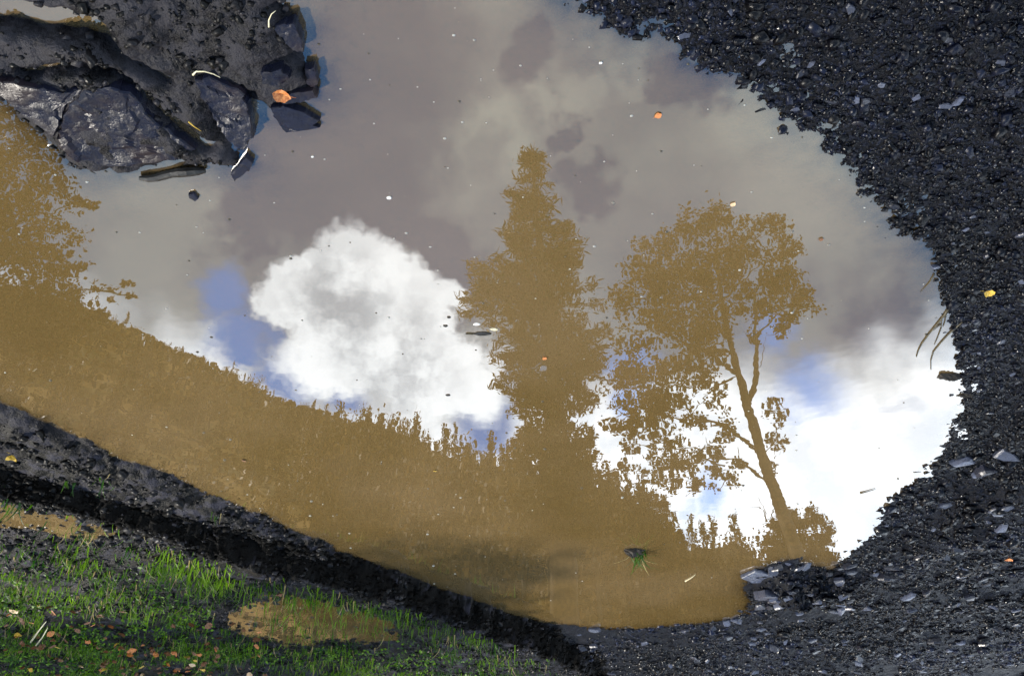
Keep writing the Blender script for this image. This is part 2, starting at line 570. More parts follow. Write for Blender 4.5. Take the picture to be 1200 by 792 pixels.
def near_height(x, y):
    """height of the ground round the puddle, with the weights of its kinds of soil"""
    dm, _, _ = polydist(x, y, MUD)
    dg, _, _ = polydist(x, y, GRA)
    db, _, _ = polydist(x, y, BAN)
    d = np.minimum(np.minimum(dm, dg), db)
    ins = inside(x, y, POND)
    d = np.where(ins, -d, d)
    e = [np.exp(-np.clip(k - np.abs(d), 0, 5) / 0.10) for k in (dm, dg, db)]
    s = e[0] + e[1] + e[2]
    wm, wg, wb = e[0] / s, e[1] / s, e[2] / s
    fd, fs, fp = polydist(x, y, FACE)
    s_f = fd * -fs                                  # beyond the step of the bank
    past = sstep(s_f, -0.02, 0.05)
    wb = np.maximum(wb * sstep(s_f, -0.6, -0.3), past * (x > -1.4)) * 1.0
    wb = np.clip(wb, 0, 1)
    wg = wg * (1 - wb)
    wm = np.clip(1 - wg - wb, 0, 1)
    n1 = fbm(x, y, 2.2, 4, 1)
    n2 = fbm(x, y, 9.0, 4, 2)
    n3 = fbm(x, y, 38.0, 3, 3)
    dj = d + n2 * 0.05 * np.where(wm > 0.5, 0.35, 1) + n3 * 0.03
    # gravel
    hg = 0.0015 + 0.026 * sstep(dj, 0.0, 0.40) + 0.07 * sstep(dj, 0.2, 2.0) + n1 * 0.05 * sstep(d, 0, 0.5) + n2 * (0.010 + 0.02 * sstep(d, 0.05, 0.3)) + n3 * 0.014
    rd, rs, rp = polydist(x, y, RIDGE)
    s_r = rd * rs
    hg = hg + 0.11 * sstep(s_r, -0.05, 0.28) * (x < -1.0) * sstep(d, 0.08, 0.6) * sstep(-x, 1.0, 1.6)
    mc = gp(932, 690, 0.05)
    mdist = np.hypot((x - mc[0]) / 0.45, (y - mc[1]) / 0.33)
    hg = hg + (0.07 + n2 * 0.10 + n3 * 0.06) * (1 - sstep(mdist, 0.4, 1.1)) * sstep(d, 0.0, 0.22)
    # mud and broken slate in the near corner
    hm = 0.008 + 0.022 * sstep(dj, 0.0, 0.05) + 0.03 * sstep(dj, 0.05, 0.45) + n2 * 0.030 + n3 * 0.018
    cdist, _, _ = polydist(x, y, CREV)
    c2, _, _ = polydist(x, y, CREV2)
    hm = hm - 0.055 * np.exp(-((cdist - 0.002) / (0.009 + 0.03 * np.clip(n2 + 0.15, 0, 1))) ** 2) - 0.04 * np.exp(-(c2 / 0.016) ** 2)
    po, _, _ = polydist(x, y, [gp(-40, 2), gp(30, 8), gp(80, 18), gp(118, 26)])
    hm = hm - 0.13 * (1 - sstep(po + n2 * 0.06, 0.0, 0.06))
    pits = np.clip(vnoise(x * 55, y * 55, 77) - 0.80, 0, 1) * np.clip(vnoise(x * 11, y * 11, 78) - 0.3, 0, 1)
    hm = hm - 0.25 * pits
    # bank: a muddy strip, a dark step, a turfy top
    fh = 0.68 * np.interp(fp, np.arange(len(FACE_H)), FACE_H)
    edge = s_f + n1 * 0.22 + n2 * 0.22 + n3 * 0.10
    st = sstep(edge, -0.02, 0.13)
    hb = 0.035 * sstep(dj, 0.0, 0.12) + n2 * 0.03 + n3 * 0.02 + fh * st + 0.035 * np.clip(s_f, 0, 4) + n1 * 0.07 * st
    land = wg * hg + wm * hm + wb * hb
    under = -0.004 - 0.012 * wb + np.maximum(dj, -0.4) * 0.20 + n3 * 0.01
    w = sstep(dj, -0.012, 0.012)
    h = land * w + under * (1 - w)
    for k, pts in POOLPTS.items():
        lev = POOLS[k][1]
        pd, _, _ = polydist(x, y, pts + [pts[0]])
        pin = inside(x, y, pts)
        sdp = np.where(pin, -pd, pd) + n2 * 0.26 + n3 * 0.12
        h = np.where(d > 0.05, np.minimum(h, lev + 0.10 * np.clip(sdp, -0.2, 9)) + 0, h)
        rim = (1 - sstep(np.abs(pd), 0.02, 0.16)) * (~pin) * (edge > 0.16)
        h = np.where((rim > 0) & (d > 0.05), np.maximum(h, lev + 0.012 * rim * (0.5 + n3 * 3)), h)
    peat = sstep(edge, -0.08, -0.02) * (1 - sstep(edge, 0.10, 0.15)) * sstep(d, -0.01, 0.02) * (x > -1.6)  # mask of the step face, where shade is painted into the colour
    return h, d, wm, wg, wb, peat, s_f


def height(x, y):
    h, d, wm, wg, wb, peat, s_f = near_height(x, y)
    r = np.hypot(x, y - 3.5)
    far = sstep(r, 6.5, 13)
    b = sstep(r, 5.0, 9.0)
    z = h * (1 - b) + b * (0.22 + far_height(x, y) * sstep(np.hypot(x, y), 9, 20))
    return z, d, wm * (1 - far), wg, wb, peat * (1 - far), far, s_f


# one ground sheet: fine round the puddle, coarser out to the horizon
def axis(lo, hi, fine, out, grow):
    mid = list(np.arange(lo, hi, fine))
    a, s = [], fine
    v = hi
    while v < out:
        a.append(v)
        s *= grow
        v += s
    b, s = [], fine
    v = lo - fine
    while v > -out:
        b.append(v)
        s *= grow
        v -= s
    return np.array(b[::-1] + mid + a)


xs = axis(-2.3, 1.9, 0.0105, 600, 1.055)
ys = [0.75]
while ys[-1] < 7.6:
    ys.append(ys[-1] + max(0.0075, 0.0058 * ys[-1]))
s_, v = 0.05, ys[-1]
while v < 600:
    s_ *= 1.08
    v += s_
    ys.append(v)
pre, s_, v = [], 0.01, 0.75
while v > -600:
    s_ *= 1.25
    v -= s_
    pre.append(v)
ys = np.array(pre[::-1] + ys)
X, Y = np.meshgrid(xs, ys)
Z, D_, WM, WG, WB, STEP_SHADE, FAR, SF = height(X.ravel(), Y.ravel())
nx, ny = len(xs), len(ys)
idx = np.arange(nx * ny).reshape(ny, nx)
quads = np.stack([idx[:-1, :-1], idx[:-1, 1:], idx[1:, 1:], idx[1:, :-1]], -1).reshape(-1, 4)
gm_ = mesh_np('ground', np.stack([X.ravel(), Y.ravel(), Z], 1), quads, M_ground,
              {'z_mud': WM, 'z_bank': WB, 'z_step_shade': STEP_SHADE, 'z_far': FAR}, smooth=True)
ground = add('ground', gm_, kind='structure')
print('ground', nx, ny)

# water sheets
def sheet(name, pts, lev, **kw):
    me = bpy.data.meshes.new(name)
    me.from_pydata([(p[0], p[1], lev) for p in pts], [], [tuple(range(len(pts)))])
    me.materials.append(M_water)
    o = add(name, me, **kw)
    a_ = me.attributes.new('depth', 'FLOAT', 'POINT')
    a_.data.foreach_set('value', np.full(len(pts), 0.05, np.float32))
    o.data.update()
    if o.data.polygons[0].normal.z < 0:
        o.data.flip_normals()
    return o


zg = Z.reshape(ny, nx)
wet = np.minimum(np.minimum(zg[:-1, :-1], zg[:-1, 1:]), np.minimum(zg[1:, :-1], zg[1:, 1:])) < 0.003
cx_, cy_ = X[:-1, :-1], Y[:-1, :-1]
wet &= (cx_ > -3.6) & (cx_ < 3.8) & (cy_ > 0.3) & (cy_ < 6.6)
wq = quads[wet.ravel()]
used, inv = np.unique(wq.ravel(), return_inverse=True)
wv = np.stack([X.ravel()[used], Y.ravel()[used], np.zeros(len(used))], 1)
add('puddle_water', mesh_np('puddle_water', wv, inv.reshape(-1, 4), M_water, {'depth': np.maximum(-Z[used], 0)}), kind='structure')
for k, pts in POOLPTS.items():
    c = np.mean(pts, 0)
    sheet('pool_water', [c + (p - c) * 1.12 for p in pts], POOLS[k][1], kind='structure')

# ------------------------------------------------------------------ loose grit (too many to count)
BOX = np.array([(-1, -1, -1), (1, -1, -1), (1, 1, -1), (-1, 1, -1), (-.8, -.7, 1), (.7, -.8, 1), (.8, .7, 1), (-.7, .8, 1)], float)
BOXF = np.array([(0, 3, 2, 1), (4, 5, 6, 7), (0, 1, 5, 4), (1, 2, 6, 5), (2, 3, 7, 6), (3, 0, 4, 7)])


def in_view(x, y, margin=0.45):
    """ground the photograph shows, and a step round it"""
    lim = 0.628 / 0.62 * np.hypot(y, 1.5) * 0.62 + margin
    return (np.abs(x) < lim) & (y > 0.75) & (y < 8.2)


def scatter(n, region, size, flat, weight, sink=0.25, seed=1, mindepth=-0.012):
    r = np.random.default_rng(seed)
    x = r.uniform(region[0], region[1], n)
    y = r.uniform(region[2], region[3], n)
    k = in_view(x, y)
    x, y = x[k], y[k]
    z, d, wm, wg, wb, peat, far, sf = height(x, y)
    scatter.peat = peat
    k = weight(x, y, z, d, wm, wg, wb, r) & (z > mindepth)
    x, y, z, d = x[k], y[k], z[k], d[k]
    n = len(x)
    sz = size(x, y, r, n)
    a = r.uniform(0, 6.283, n)
    v = BOX[None] * (1 + r.uniform(-0.38, 0.38, (n, 8, 3)))
    v = v * np.stack([sz, sz * r.uniform(0.5, 0.95, n), sz * r.uniform(*flat, n)], 1)[:, None, :]
    tx, ty = r.normal(0, 0.22, n), r.normal(0, 0.22, n)
    v[:, :, 2] += v[:, :, 0] * tx[:, None] + v[:, :, 1] * ty[:, None]
    ca, sa = np.cos(a)[:, None], np.sin(a)[:, None]
    vx = v[:, :, 0] * ca - v[:, :, 1] * sa
    vy = v[:, :, 0] * sa + v[:, :, 1] * ca
    P = np.stack([vx + x[:, None], vy + y[:, None], v[:, :, 2] + z[:, None] + (sz * flat[0] * (1 - 2 * sink))[:, None]], -1)
    F = BOXF[None] + (np.arange(n) * 8)[:, None, None]
    patch = np.clip(0.15 + 3.2 * (fbm(x, y, 1.6, 4, 90) + 0.14), 0.08, 2.0) * (0.75 + 0.25 * sstep(y, 1.5, 4.5) * 2.4)
    tint = np.repeat(np.clip(r.uniform(0, 1, n) ** 2.2 * patch, 0, 2.2), 8)
    return P.reshape(-1, 3), F.reshape(-1, 4), tint


def join(parts):
    vs, fs, ts, o = [], [], [], 0
    for v, f, tn in parts:
        vs.append(v)
        fs.append(f + o)
        ts.append(tn)
        o += len(v)
    return np.concatenate(vs), np.concatenate(fs), np.concatenate(ts)


wgr = lambda x, y, z, d, wm, wg, wb, r: (wg > r.uniform(0.3, 0.7, len(x))) & (fbm(x, y, 2.4, 4, 95) + 0.30 + 0.5 * sstep(-y, -4.5, -2.5) > r.uniform(0, 0.35, len(x)))
parts = [scatter(95000, (-2.4, 0.2, 0.75, 3.2), lambda x, y, r, n: np.clip(r.lognormal(-5.6, 0.55, n), 0.0014, 0.016), (0.2, 0.5), wgr, seed=21),
         scatter(60000, (-4.2, 0.8, 3.0, 8.2), lambda x, y, r, n: np.clip(r.lognormal(-4.9, 0.55, n), 0.003, 0.035), (0.2, 0.55), wgr, seed=22)]
v, f, tn = join(parts)
print('grit', len(f))
add('gravel', mesh_np('gravel', v, f, M_gravel, {'tint': tn}), kind='stuff', label='loose wet black shale grit round the puddle', category='gravel')
wmu = lambda x, y, z, d, wm, wg, wb, r: (wm > 0.5) & (vnoise(x * 9, y * 9, 5) > r.uniform(0.3, 0.8, len(x)))
wba = lambda x, y, z, d, wm, wg, wb, r: (wb > 0.5) & (vnoise(x * 5, y * 5, 6) > r.uniform(0.2, 0.8, len(x)))
v, f, tn = join([scatter(13000, (0.2, 2.2, 0.75, 2.2), lambda x, y, r, n: np.clip(r.lognormal(-5.6, 0.5, n), 0.0012, 0.011), (0.3, 0.7), wmu, seed=23),
                 scatter(60000, (-1.5, 4.2, 2.2, 8.2), lambda x, y, r, n: np.clip(r.lognormal(-4.9, 0.5, n), 0.003, 0.024), (0.3, 0.8), wba, seed=24)])
print('crumbs', len(f))
add('mud_crumbs', mesh_np('mud_crumbs', v, f, M_crumb, {'tint': tn}), kind='stuff', label='crumbs of wet mud and shale on the banks', category='mud')


def wpe(x, y, z, d, wm, wg, wb, r):
    return scatter.peat > r.uniform(0.1, 0.6, len(x))


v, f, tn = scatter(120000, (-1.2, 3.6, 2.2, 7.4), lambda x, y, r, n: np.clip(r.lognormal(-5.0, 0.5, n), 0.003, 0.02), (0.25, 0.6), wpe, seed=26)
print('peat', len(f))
add('shade_painted_crumbs', mesh_np('shade_painted_crumbs', v, f, M_step_shade, {'tint': tn}), kind='stuff', label='soil crumbs on the step of the bank, its shade painted black', category='peat')


# ------------------------------------------------------------------ stones one can pick out, pieces of the ground
def stone_mesh(seed, flat):
    r = np.random.default_rng(seed)
    n = r.integers(5, 8)
    w = np.sort(r.uniform(0, 6.283, n)) * 0.5 + np.arange(n) * 6.283 / n * 0.5
    rad = r.uniform(0.65, 1.1, n)
    v = []
    for lev, k in ((-1, 0.95), (0.4, 1.0), (1, 0.80)):
        for i in range(n):
            v.append((math.cos(w[i]) * rad[i] * k, math.sin(w[i]) * rad[i] * k * 0.75, lev * flat + r.uniform(-.12, .12) * flat))
    f = []
    for l in range(2):
        for i in range(n):
            j = (i + 1) % n
            f.append((l * n + i, l * n + j, (l + 1) * n + j, (l + 1) * n + i))
    f.append(tuple(2 * n + i for i in range(n)))
    f.append(tuple(n - 1 - i for i in range(n)))
    me = bpy.data.meshes.new('stone')
    me.from_pydata(v, [], f)
    me.materials.append(M_stone)
    a = me.attributes.new('tint', 'FLOAT', 'POINT')
    a.data.foreach_set('value', np.full(len(v), r.uniform(0, 1) ** 1.5, np.float32))
    me.update()
    return me


STONES = [stone_mesh(100 + i, random.choice([0.22, 0.3, 0.42])) for i in range(12)]


def zat(x, y):
    if math.hypot(x, y - 3.5) > 21:
        return 0.22 + float(far_height(np.array([x]), np.array([y]))[0])
    return float(height(np.array([x]), np.array([y]))[0][0])


cnt = 0
r = np.random.default_rng(5)
while cnt < 250:
    if cnt >= 215:
        q_ = gp(r.uniform(885, 1000), r.uniform(664, 716), 0.04)
        x, y = q_[0], q_[1]
        s = r.uniform(0.02, 0.05)
    elif cnt < 60:
        x, y = r.uniform(-1.9, 0.0), r.uniform(0.8, 2.6)
        s = r.uniform(0.008, 0.016)
    else:
        x, y = r.uniform(-3.6, 0.5), r.uniform(2.6, 7.4)
        s = r.uniform(0.018, 0.060) * (0.6 + 0.4 * r.uniform())
    if not in_view(np.array([x]), np.array([y]), 0.05)[0]:
        continue
    zz_, d, wm, wg, wb, *_ = height(np.array([x]), np.array([y]))
    if zz_[0] < 0.0 or wg[0] < 0.6:
        continue
    add('stone', STONES[cnt % 12], ground, (x, y, zz_[0] + s * 0.12), (r.normal(0, .2), r.normal(0, .2), r.uniform(0, 6.28)), (s * 1.2, s, s))
    cnt += 1


# ------------------------------------------------------------------ slate slabs in the near corner
def slab(name, px, z, thick, label, tilt=(0, 0), seed=0, mat=None, rough=0.006, **kw):
    pts = [gp(*p, z=z)[:2] for p in px]
    c = np.mean(pts, 0)
    pts = [p - c for p in pts]
    r = np.random.default_rng(seed)
    # subdivide the outline
    o = []
    for i in range(len(pts)):
        a, b = pts[i], pts[(i + 1) % len(pts)]
        for q in range(6):
            o.append(a + (b - a) * q / 6 + r.normal(0, rough * 0.4, 2))
    n = len(o)
    v, f = [], []
    rings = [(1.0, -thick), (1.02, -thick * 0.35), (1.0, -0.003)] + [(k_, 0.0) for k_ in (0.965, 0.91, 0.84, 0.76, 0.67, 0.58, 0.49, 0.40, 0.31, 0.22, 0.13, 0.05)]
    for k, zz2 in rings:
        for p in o:
            x, y = p[0] * k, p[1] * k
            hh = fbm(np.array([x + c[0]]), np.array([y + c[1]]), 9, 4, seed)[0] * rough * 3 if zz2 > -0.004 else 0
            led = rough * 0.7 * math.floor(3 * (fbm(np.array([x * 0.6 + y]), np.array([y * 0.4 - x]), 7, 3, seed + 3)[0] + 0.5)) if zz2 > -0.004 else 0
            v.append((x, y, zz2 + hh + led + x * tilt[0] + y * tilt[1]))
    for l in range(len(rings) - 1):
        for i in range(n):
            j = (i + 1) % n
            f.append((l * n + i, l * n + j, (l + 1) * n + j, (l + 1) * n + i))
    f.append(tuple((len(rings) - 1) * n + i for i in range(n)))
    f.append(tuple(reversed(range(n))))
    me = bpy.data.meshes.new(name)
    me.from_pydata(v, [], f)
    me.materials.append(mat or M_slab)
    a = me.attributes.new('tint', 'FLOAT', 'POINT')
    a.data.foreach_set('value', np.full(len(v), 0.3 + 0.6 * r.uniform(), np.float32))
    me.update()
    return add(name, me, None, (c[0], c[1], z), label=label, category='rock', **kw)


slab('slate_slab', [(72, 150), (80, 126), (100, 105), (130, 98), (156, 108), (170, 132), (196, 155), (228, 178), (205, 190), (150, 196), (105, 198), (82, 184), (68, 166)],
     0.034, 0.06, 'largest rounded dark slate slab at the water edge below the black crevice', (0.02, -0.05), 31)
slab('slate_slab', [(-20, 92), (30, 100), (70, 108), (96, 104), (76, 128), (68, 150), (62, 163), (30, 138), (0, 112), (-20, 104)],
     0.04, 0.06, 'flat dark slate slab at the photo edge left of the largest rounded slab', (-0.03, -0.04), 32)
slab('slate_slab', [(229, 94), (246, 91), (284, 106), (292, 130), (296, 160), (284, 176), (268, 164), (252, 142), (238, 116)],
     0.035, 0.05, 'tall purplish slate slab under the white bent straw', (0.0, -0.03), 33)
slab('slate_slab', [(270, 206), (288, 183), (297, 190), (292, 200), (274, 213)],
     0.012, 0.03, 'small narrow slate flake alone in water below the purplish slab', (0, -0.05), 34, rough=0.003)
slab('slate_slab', [(317, 123), (336, 122), (358, 132), (374, 141), (366, 148), (374, 151), (335, 157), (327, 146)],
     0.014, 0.03, 'blue black wedge of slate lying in water below the orange leaf', (0.05, -0.10), 35, rough=0.003)
slab('slate_slab', [(328, 116), (342, 109), (366, 106), (372, 114), (352, 120), (332, 122)],
     0.03, 0.03, 'thin black slate shard touching the orange leaf', (0, -0.04), 36, rough=0.003)
slab('slate_slab', [(319, 29), (344, 26), (352, 44), (356, 62), (344, 60), (330, 48)],
     0.03, 0.03, 'square bluish slate slab at the top corner of the mud', (0.02, -0.04), 37, rough=0.003)
slab('slate_slab', [(358, 80), (368, 78), (373, 98), (366, 103), (360, 98)],
     0.02, 0.03, 'small slate chip on the mud edge above the orange leaf', (0, 0), 38, rough=0.003)
slab('slate_slab', [(306, 84), (330, 80), (340, 92), (325, 102), (308, 98)],
     0.05, 0.025, 'dark slate piece set in the mud above the orange leaf', (0.05, -0.06), 39, rough=0.004)
slab('slate_flake', [(221, 227), (227, 226), (233, 232), (229, 235), (222, 231)],
     0.005, 0.012, 'tiny slate flake floating in front of the driftwood', (0, 0), 40, rough=0.002)
slab('slate_slab', [(868, 676), (885, 669), (906, 673), (902, 681), (880, 682)],
     0.016, 0.014, 'pale flat slate shard jutting from the mound over brown water', (0, 0), 41, mat=M_stone, rough=0.004)
slab('slate_slab', [(884, 700), (896, 690), (914, 694), (914, 708), (890, 710)],
     0.05, 0.04, 'grey slate block on the mound under the jutting shard', (0, -0.25), 42, mat=M_stone, rough=0.006)

# driftwood bar
mb = MB()
p0, p1 = gp(164, 209, 0.008), gp(240, 200, 0.010)
pts = [p0 + (p1 - p0) * q + np.array([0, 0.004 * math.sin(7 * q), 0.002 * math.sin(11 * q)]) for q in np.linspace(0, 1, 9)]
mb.tube(pts, [0.006, 0.009, 0.010, 0.011, 0.010, 0.012, 0.012, 0.011, 0.006], 7)
add('driftwood', mb.mesh('driftwood', M_drift), label='black sodden stick of driftwood under the largest slab', category='stick')
# peat clod with roots, beside the gravel shore
def clod(px, py, rx, ry, rz_, name, label, z=0.01, seed=1, mat=M_clod, cat='clod'):
    c = gp(px, py, z)
    r = np.random.default_rng(seed)
    nu, nv = 18, 10
    v, f = [], []
    for j in range(nv + 1):
        th = math.pi * j / nv
        for i in range(nu):
            ph = 2 * math.pi * i / nu
            q = np.array([math.sin(th) * math.cos(ph), math.sin(th) * math.sin(ph), math.cos(th)])
            k = 1 + 1.1 * fbm(np.array([q[0] * 1.5 + q[2] + seed]), np.array([q[1] * 1.5 - q[2]]), 2.5, 3, seed)[0] + r.normal(0, 0.04)
            v.append((q[0] * rx * k, q[1] * ry * k, q[2] * rz_ * k))
    for j in range(nv):
        for i in range(nu):
            i2 = (i + 1) % nu
            f.append((j * nu + i, (j + 1) * nu + i, (j + 1) * nu + i2, j * nu + i2))
    me = bpy.data.meshes.new(name)
    me.from_pydata(v, [], f)
    me.validate()
    me.materials.append(mat)
    return add(name, me, None, tuple(c), label=label, category=cat)


clod(1112, 439, 0.046, 0.022, 0.020, 'peat_clod', 'black lump of peat at the right shore beside bright water', z=-0.004, seed=3)
clod(1132, 462, 0.03, 0.010, 0.012, 'peat_clod', 'smaller black peat lump just below the larger one at the shore', z=-0.003, seed=4)


# ------------------------------------------------------------------ twigs and straws
def stick(name, px, rad, label, mat, z=0.002, cat='twig', sub=None):
    mb = MB()
    pts = [gp(*p[:2], z=(p[2] if len(p) > 2 else z)) for p in px]
    c = pts[0].copy()
    n = len(pts)
    mb.tube([p - c for p in pts], [rad * (1 - 0.65 * i / (n - 1)) for i in range(n)], 6)
    o = add(name, mb.mesh(name, mat, True), None, tuple(c), label=label, category=cat)
    for s in sub or []:
        b = MB()
        q = [gp(*p, z=z) - c for p in s]
        b.tube(q, [rad * 0.5 * (1 - 0.6 * i / (len(q) - 1)) for i in range(len(q))], 5)
        add('side_shoot', b.mesh('side_shoot', mat, True), o)
    return o


stick('twig', [(1112, 361), (1106, 370), (1098, 380), (1088, 392), (1080, 403), (1076, 411), (1074, 418)], 0.0042, 'dark forked twig in water, the middle one of three by right shore', M_twig,
      sub=[[(1104, 372), (1103, 384), (1099, 395), (1095, 404)], [(1109, 368), (1107, 378), (1105, 383)], [(1102, 380), (1094, 387)]])
stick('twig', [(1130, 375), (1121, 383), (1112, 391), (1102, 402), (1094, 412), (1091, 422), (1091, 433)], 0.0035, 'long curved twig reaching from gravel towards the peat lump', M_twig,
      sub=[[(1124, 380), (1129, 382)]])
stick('twig', [(1095, 321), (1090, 330), (1084, 337), (1079, 342)], 0.0022, 'short thin twig in water, uppermost of three by right shore', M_twig)
stick('straw', [(226, 88, 0.05), (230, 84, 0.055), (240, 84, 0.055), (250, 87, 0.055), (258, 91, 0.05)], 0.0022, 'white bent straw lying across the mud above the purplish slab', M_straw, cat='straw')
stick('straw', [(315, 32, 0.05), (315, 24, 0.055), (318, 17, 0.055), (323, 13, 0.055)], 0.0018, 'short pale curved straw on the mud beside the bluish slab', M_straw, cat='straw')
stick('straw', [(221, 143, 0.07), (228, 149, 0.07), (236, 154, 0.07)], 0.0018, 'tiny yellowish grass stem on mud left of the purplish slab', M_yellow, cat='straw')
stick('straw', [(1008, 578), (1016, 576), (1026, 573)], 0.003, 'thin dark stem floating on the bright water by far gravel', M_twig, z=0.003, cat='straw')
stick('straw', [(803, 681), (810, 677), (815, 673)], 0.003, 'pale straw bit floating on brown water right of grass tuft', M_straw, z=0.003, cat='straw')
stick('twig', [(36, 752, 0.24), (46, 738, 0.25), (54, 728, 0.26)], 0.006, 'pale bare twig lying in the grass bank at lower left', M_straw)
stick('twig', [(42, 756, 0.24), (50, 746, 0.25), (56, 735, 0.26)], 0.005, 'second shorter pale twig beside the longer one in the grass', M_straw)


# ------------------------------------------------------------------ leaves
def leaf_mesh(name, mat, curl=0.25, seed=0):
    r = np.random.default_rng(seed)
    prof = [(0, 0.0), (0.15, 0.25), (0.35, 0.40), (0.55, 0.42), (0.75, 0.30), (0.9, 0.14), (1.0, 0.0)]
    v, f = [], []
    for x, w in prof:
        zc = curl * (x - 0.5) ** 2
        for s in (-1, 0, 1):
            v.append((x - 0.5, s * w * (1 + r.uniform(-.12, .12)), zc + abs(s) * w * curl * (0.6 + r.uniform(-.3, .4))))
    for i in range(len(prof) - 1):
        for s in (0, 1):
            f.append((i * 3 + s, i * 3 + s + 1, (i + 1) * 3 + s + 1, (i + 1) * 3 + s))
    me = bpy.data.meshes.new(name)
    me.from_pydata(v, [], f)
    b = MB()
    me.materials.append(mat)
    me.validate()
    me.update()
    return me


LEAF = {k: [leaf_mesh('leaf', mt, c, i) for i, c in enumerate((0.25, 0.8, 1.4))] for k, mt in dict(orange=M_orange, yellow=M_yellow, brown=M_brownl, pale=M_pale).items()}
STALK = {}
for k, mt in dict(orange=M_orange, yellow=M_yellow, brown=M_brownl, pale=M_pale).items():
    b = MB()
    b.tube([(0.46, 0, 0.02), (0.6, 0.02, 0.05), (0.75, 0.06, 0.05)], [0.02, 0.016, 0.012], 5)
    STALK[k] = b.mesh('stalk', mt)


def leaf(px, py, size, kind, label, lift=0.008, z=None, var=0, rot=None, tilt=0.25, group=None, stalk=True):
    if z is None:
        z = 0.0
        for _ in range(4):
            p = gp(px, py, z)
            z = max(0.0, zat(p[0], p[1]))
    p = gp(px, py, z)
    rr = random.Random(int(px * 13 + py * 7))
    o = add('leaf', LEAF[kind][var], None, (p[0], p[1], z + lift), (rr.uniform(-tilt, tilt), rr.uniform(-tilt, tilt), rr.uniform(0, 6.28) if rot is None else rot),
            (size, size, size), label=label, category='leaf')
    if group:
        o['group'] = group
    if stalk:
        add('stalk', STALK[kind], o)
    return o


leaf(331, 106, 0.042, 'orange', 'bright orange leaf on the slate at the upper left shore', z=0.05, lift=0.012, var=1, rot=2.6, tilt=0.3)
leaf(771, 135, 0.019, 'orange', 'small orange leaf floating alone on the upper water', z=0.0, lift=0.0015, var=0, rot=0.6, tilt=0.05)
leaf(859, 239, 0.017, 'pale', 'pale orange leaf floating at the tip of the mirrored leafy tree', z=0.0, lift=0.0015, var=0, tilt=0.05)
leaf(962, 280, 0.014, 'brown', 'faint brown leaf scrap floating right of the mirrored leafy tree', z=0.0, lift=0.002, var=0, tilt=0.05)
leaf(1157, 338, 0.036, 'yellow', 'yellow leaf lying on the black gravel near the right edge', var=1, lift=0.012)
leaf(1180, 649, 0.052, 'orange', 'tan orange leaf on the far gravel at the right edge', var=1, lift=0.02)
leaf(936, 704, 0.05, 'orange', 'rust orange leaf tucked into the rocky mound', var=2, lift=0.02)
leaf(615, 737, 0.05, 'orange', 'pale orange leaf standing on the dark bank at bottom centre', var=2, lift=0.025, tilt=0.9)
leaf(18, 528, 0.052, 'yellow', 'bright yellow leaf on the bank at the left edge', var=2, lift=0.02)
leaf(20, 705, 0.06, 'pale', 'pale beige leaf in the grass at the left edge', lift=0.05, var=0)
leaf(329, 688, 0.05, 'brown', 'red brown leaf at the lip of the bank above the small pool', lift=0.03, var=1)
leaf(98, 770, 0.045, 'pale', 'whitish leaf deep in the grass at the bottom left', lift=0.05, var=1)
leaf(70, 748, 0.042, 'yellow', 'golden round leaf in the lower left grass', lift=0.05, var=0)
leaf(222, 776, 0.045, 'orange', 'orange yellow leaf in the grass at the bottom under the small pool', lift=0.05, var=1)
leaf(510, 551, 0.018, 'yellow', 'tiny yellow leaf scrap floating on brown water in the middle', z=0, lift=0.003, stalk=False)
leaf(638, 419, 0.018, 'orange', 'tiny reddish scrap floating on the mirrored conifer', z=0, lift=0.003, stalk=False)
leaf(286, 539, 0.022, 'brown', 'brown leaf scrap floating on brown water off the left bank', z=0, lift=0.003, stalk=False)
rr = random.Random(3)
cnt = 0
while cnt < 170:
    px, py = rr.uniform(0, 330), rr.uniform(690, 792)
    if rr.random() < 0.35:
        px, py = rr.uniform(120, 260), rr.uniform(745, 792)
    if py < 690 + (px * 0.12):
        continue
    kind = rr.choices(['brown', 'orange', 'yellow', 'pale'], [9, 2.5, 0.8, 0.8])[0]
    leaf(px, py, rr.uniform(0.028, 0.055), kind, {'brown': 'small brown fallen leaf among the grass at lower left', 'orange': 'small orange fallen leaf among the grass at lower left',
         'yellow': 'small yellow fallen leaf among the grass at lower left', 'pale': 'small pale fallen leaf among the grass at lower left'}[kind],
         lift=rr.uniform(0.02, 0.065), var=rr.randrange(3), tilt=0.7, group=kind + ' leaf litter in the grass', stalk=False)
    cnt += 1


# ------------------------------------------------------------------ grass
def blades(P, length, width, lean, r, seg=3):
    n = len(P)
    a = r.uniform(0, 6.283, n)
    dx, dy = np.cos(a), np.sin(a)
    sx, sy = -dy, dx
    V = []
    for k in range(seg + 1):
        u = k / seg
        off = lean * length * u ** 1.8
        zz = length * u * (1 - 0.35 * lean * u)
        w = width * (1 - u) ** 0.7 * 0.5
        for s in (-1, 1):
            V.append(np.stack([P[:, 0] + dx * off + sx * w * s, P[:, 1] + dy * off + sy * w * s, P[:, 2] + zz], -1))
    V = np.stack(V, 1)
    m = 2 * (seg + 1)
    F = np.array([(2 * k, 2 * k + 1, 2 * k + 3, 2 * k + 2) for k in range(seg)])
    F = F[None] + (np.arange(n) * m)[:, None, None]
    tn = np.clip(0.5 * r.uniform(0, 1, n) + 1.5 * fbm(P[:, 0] + 3, P[:, 1], 3.5, 3, 66) + 0.22, 0, 1)
    tn = np.repeat(np.where(r.uniform(0, 1, n) < 0.07, 1.5, tn), m)
    return V.reshape(-1, 3), F.reshape(-1, 4), tn


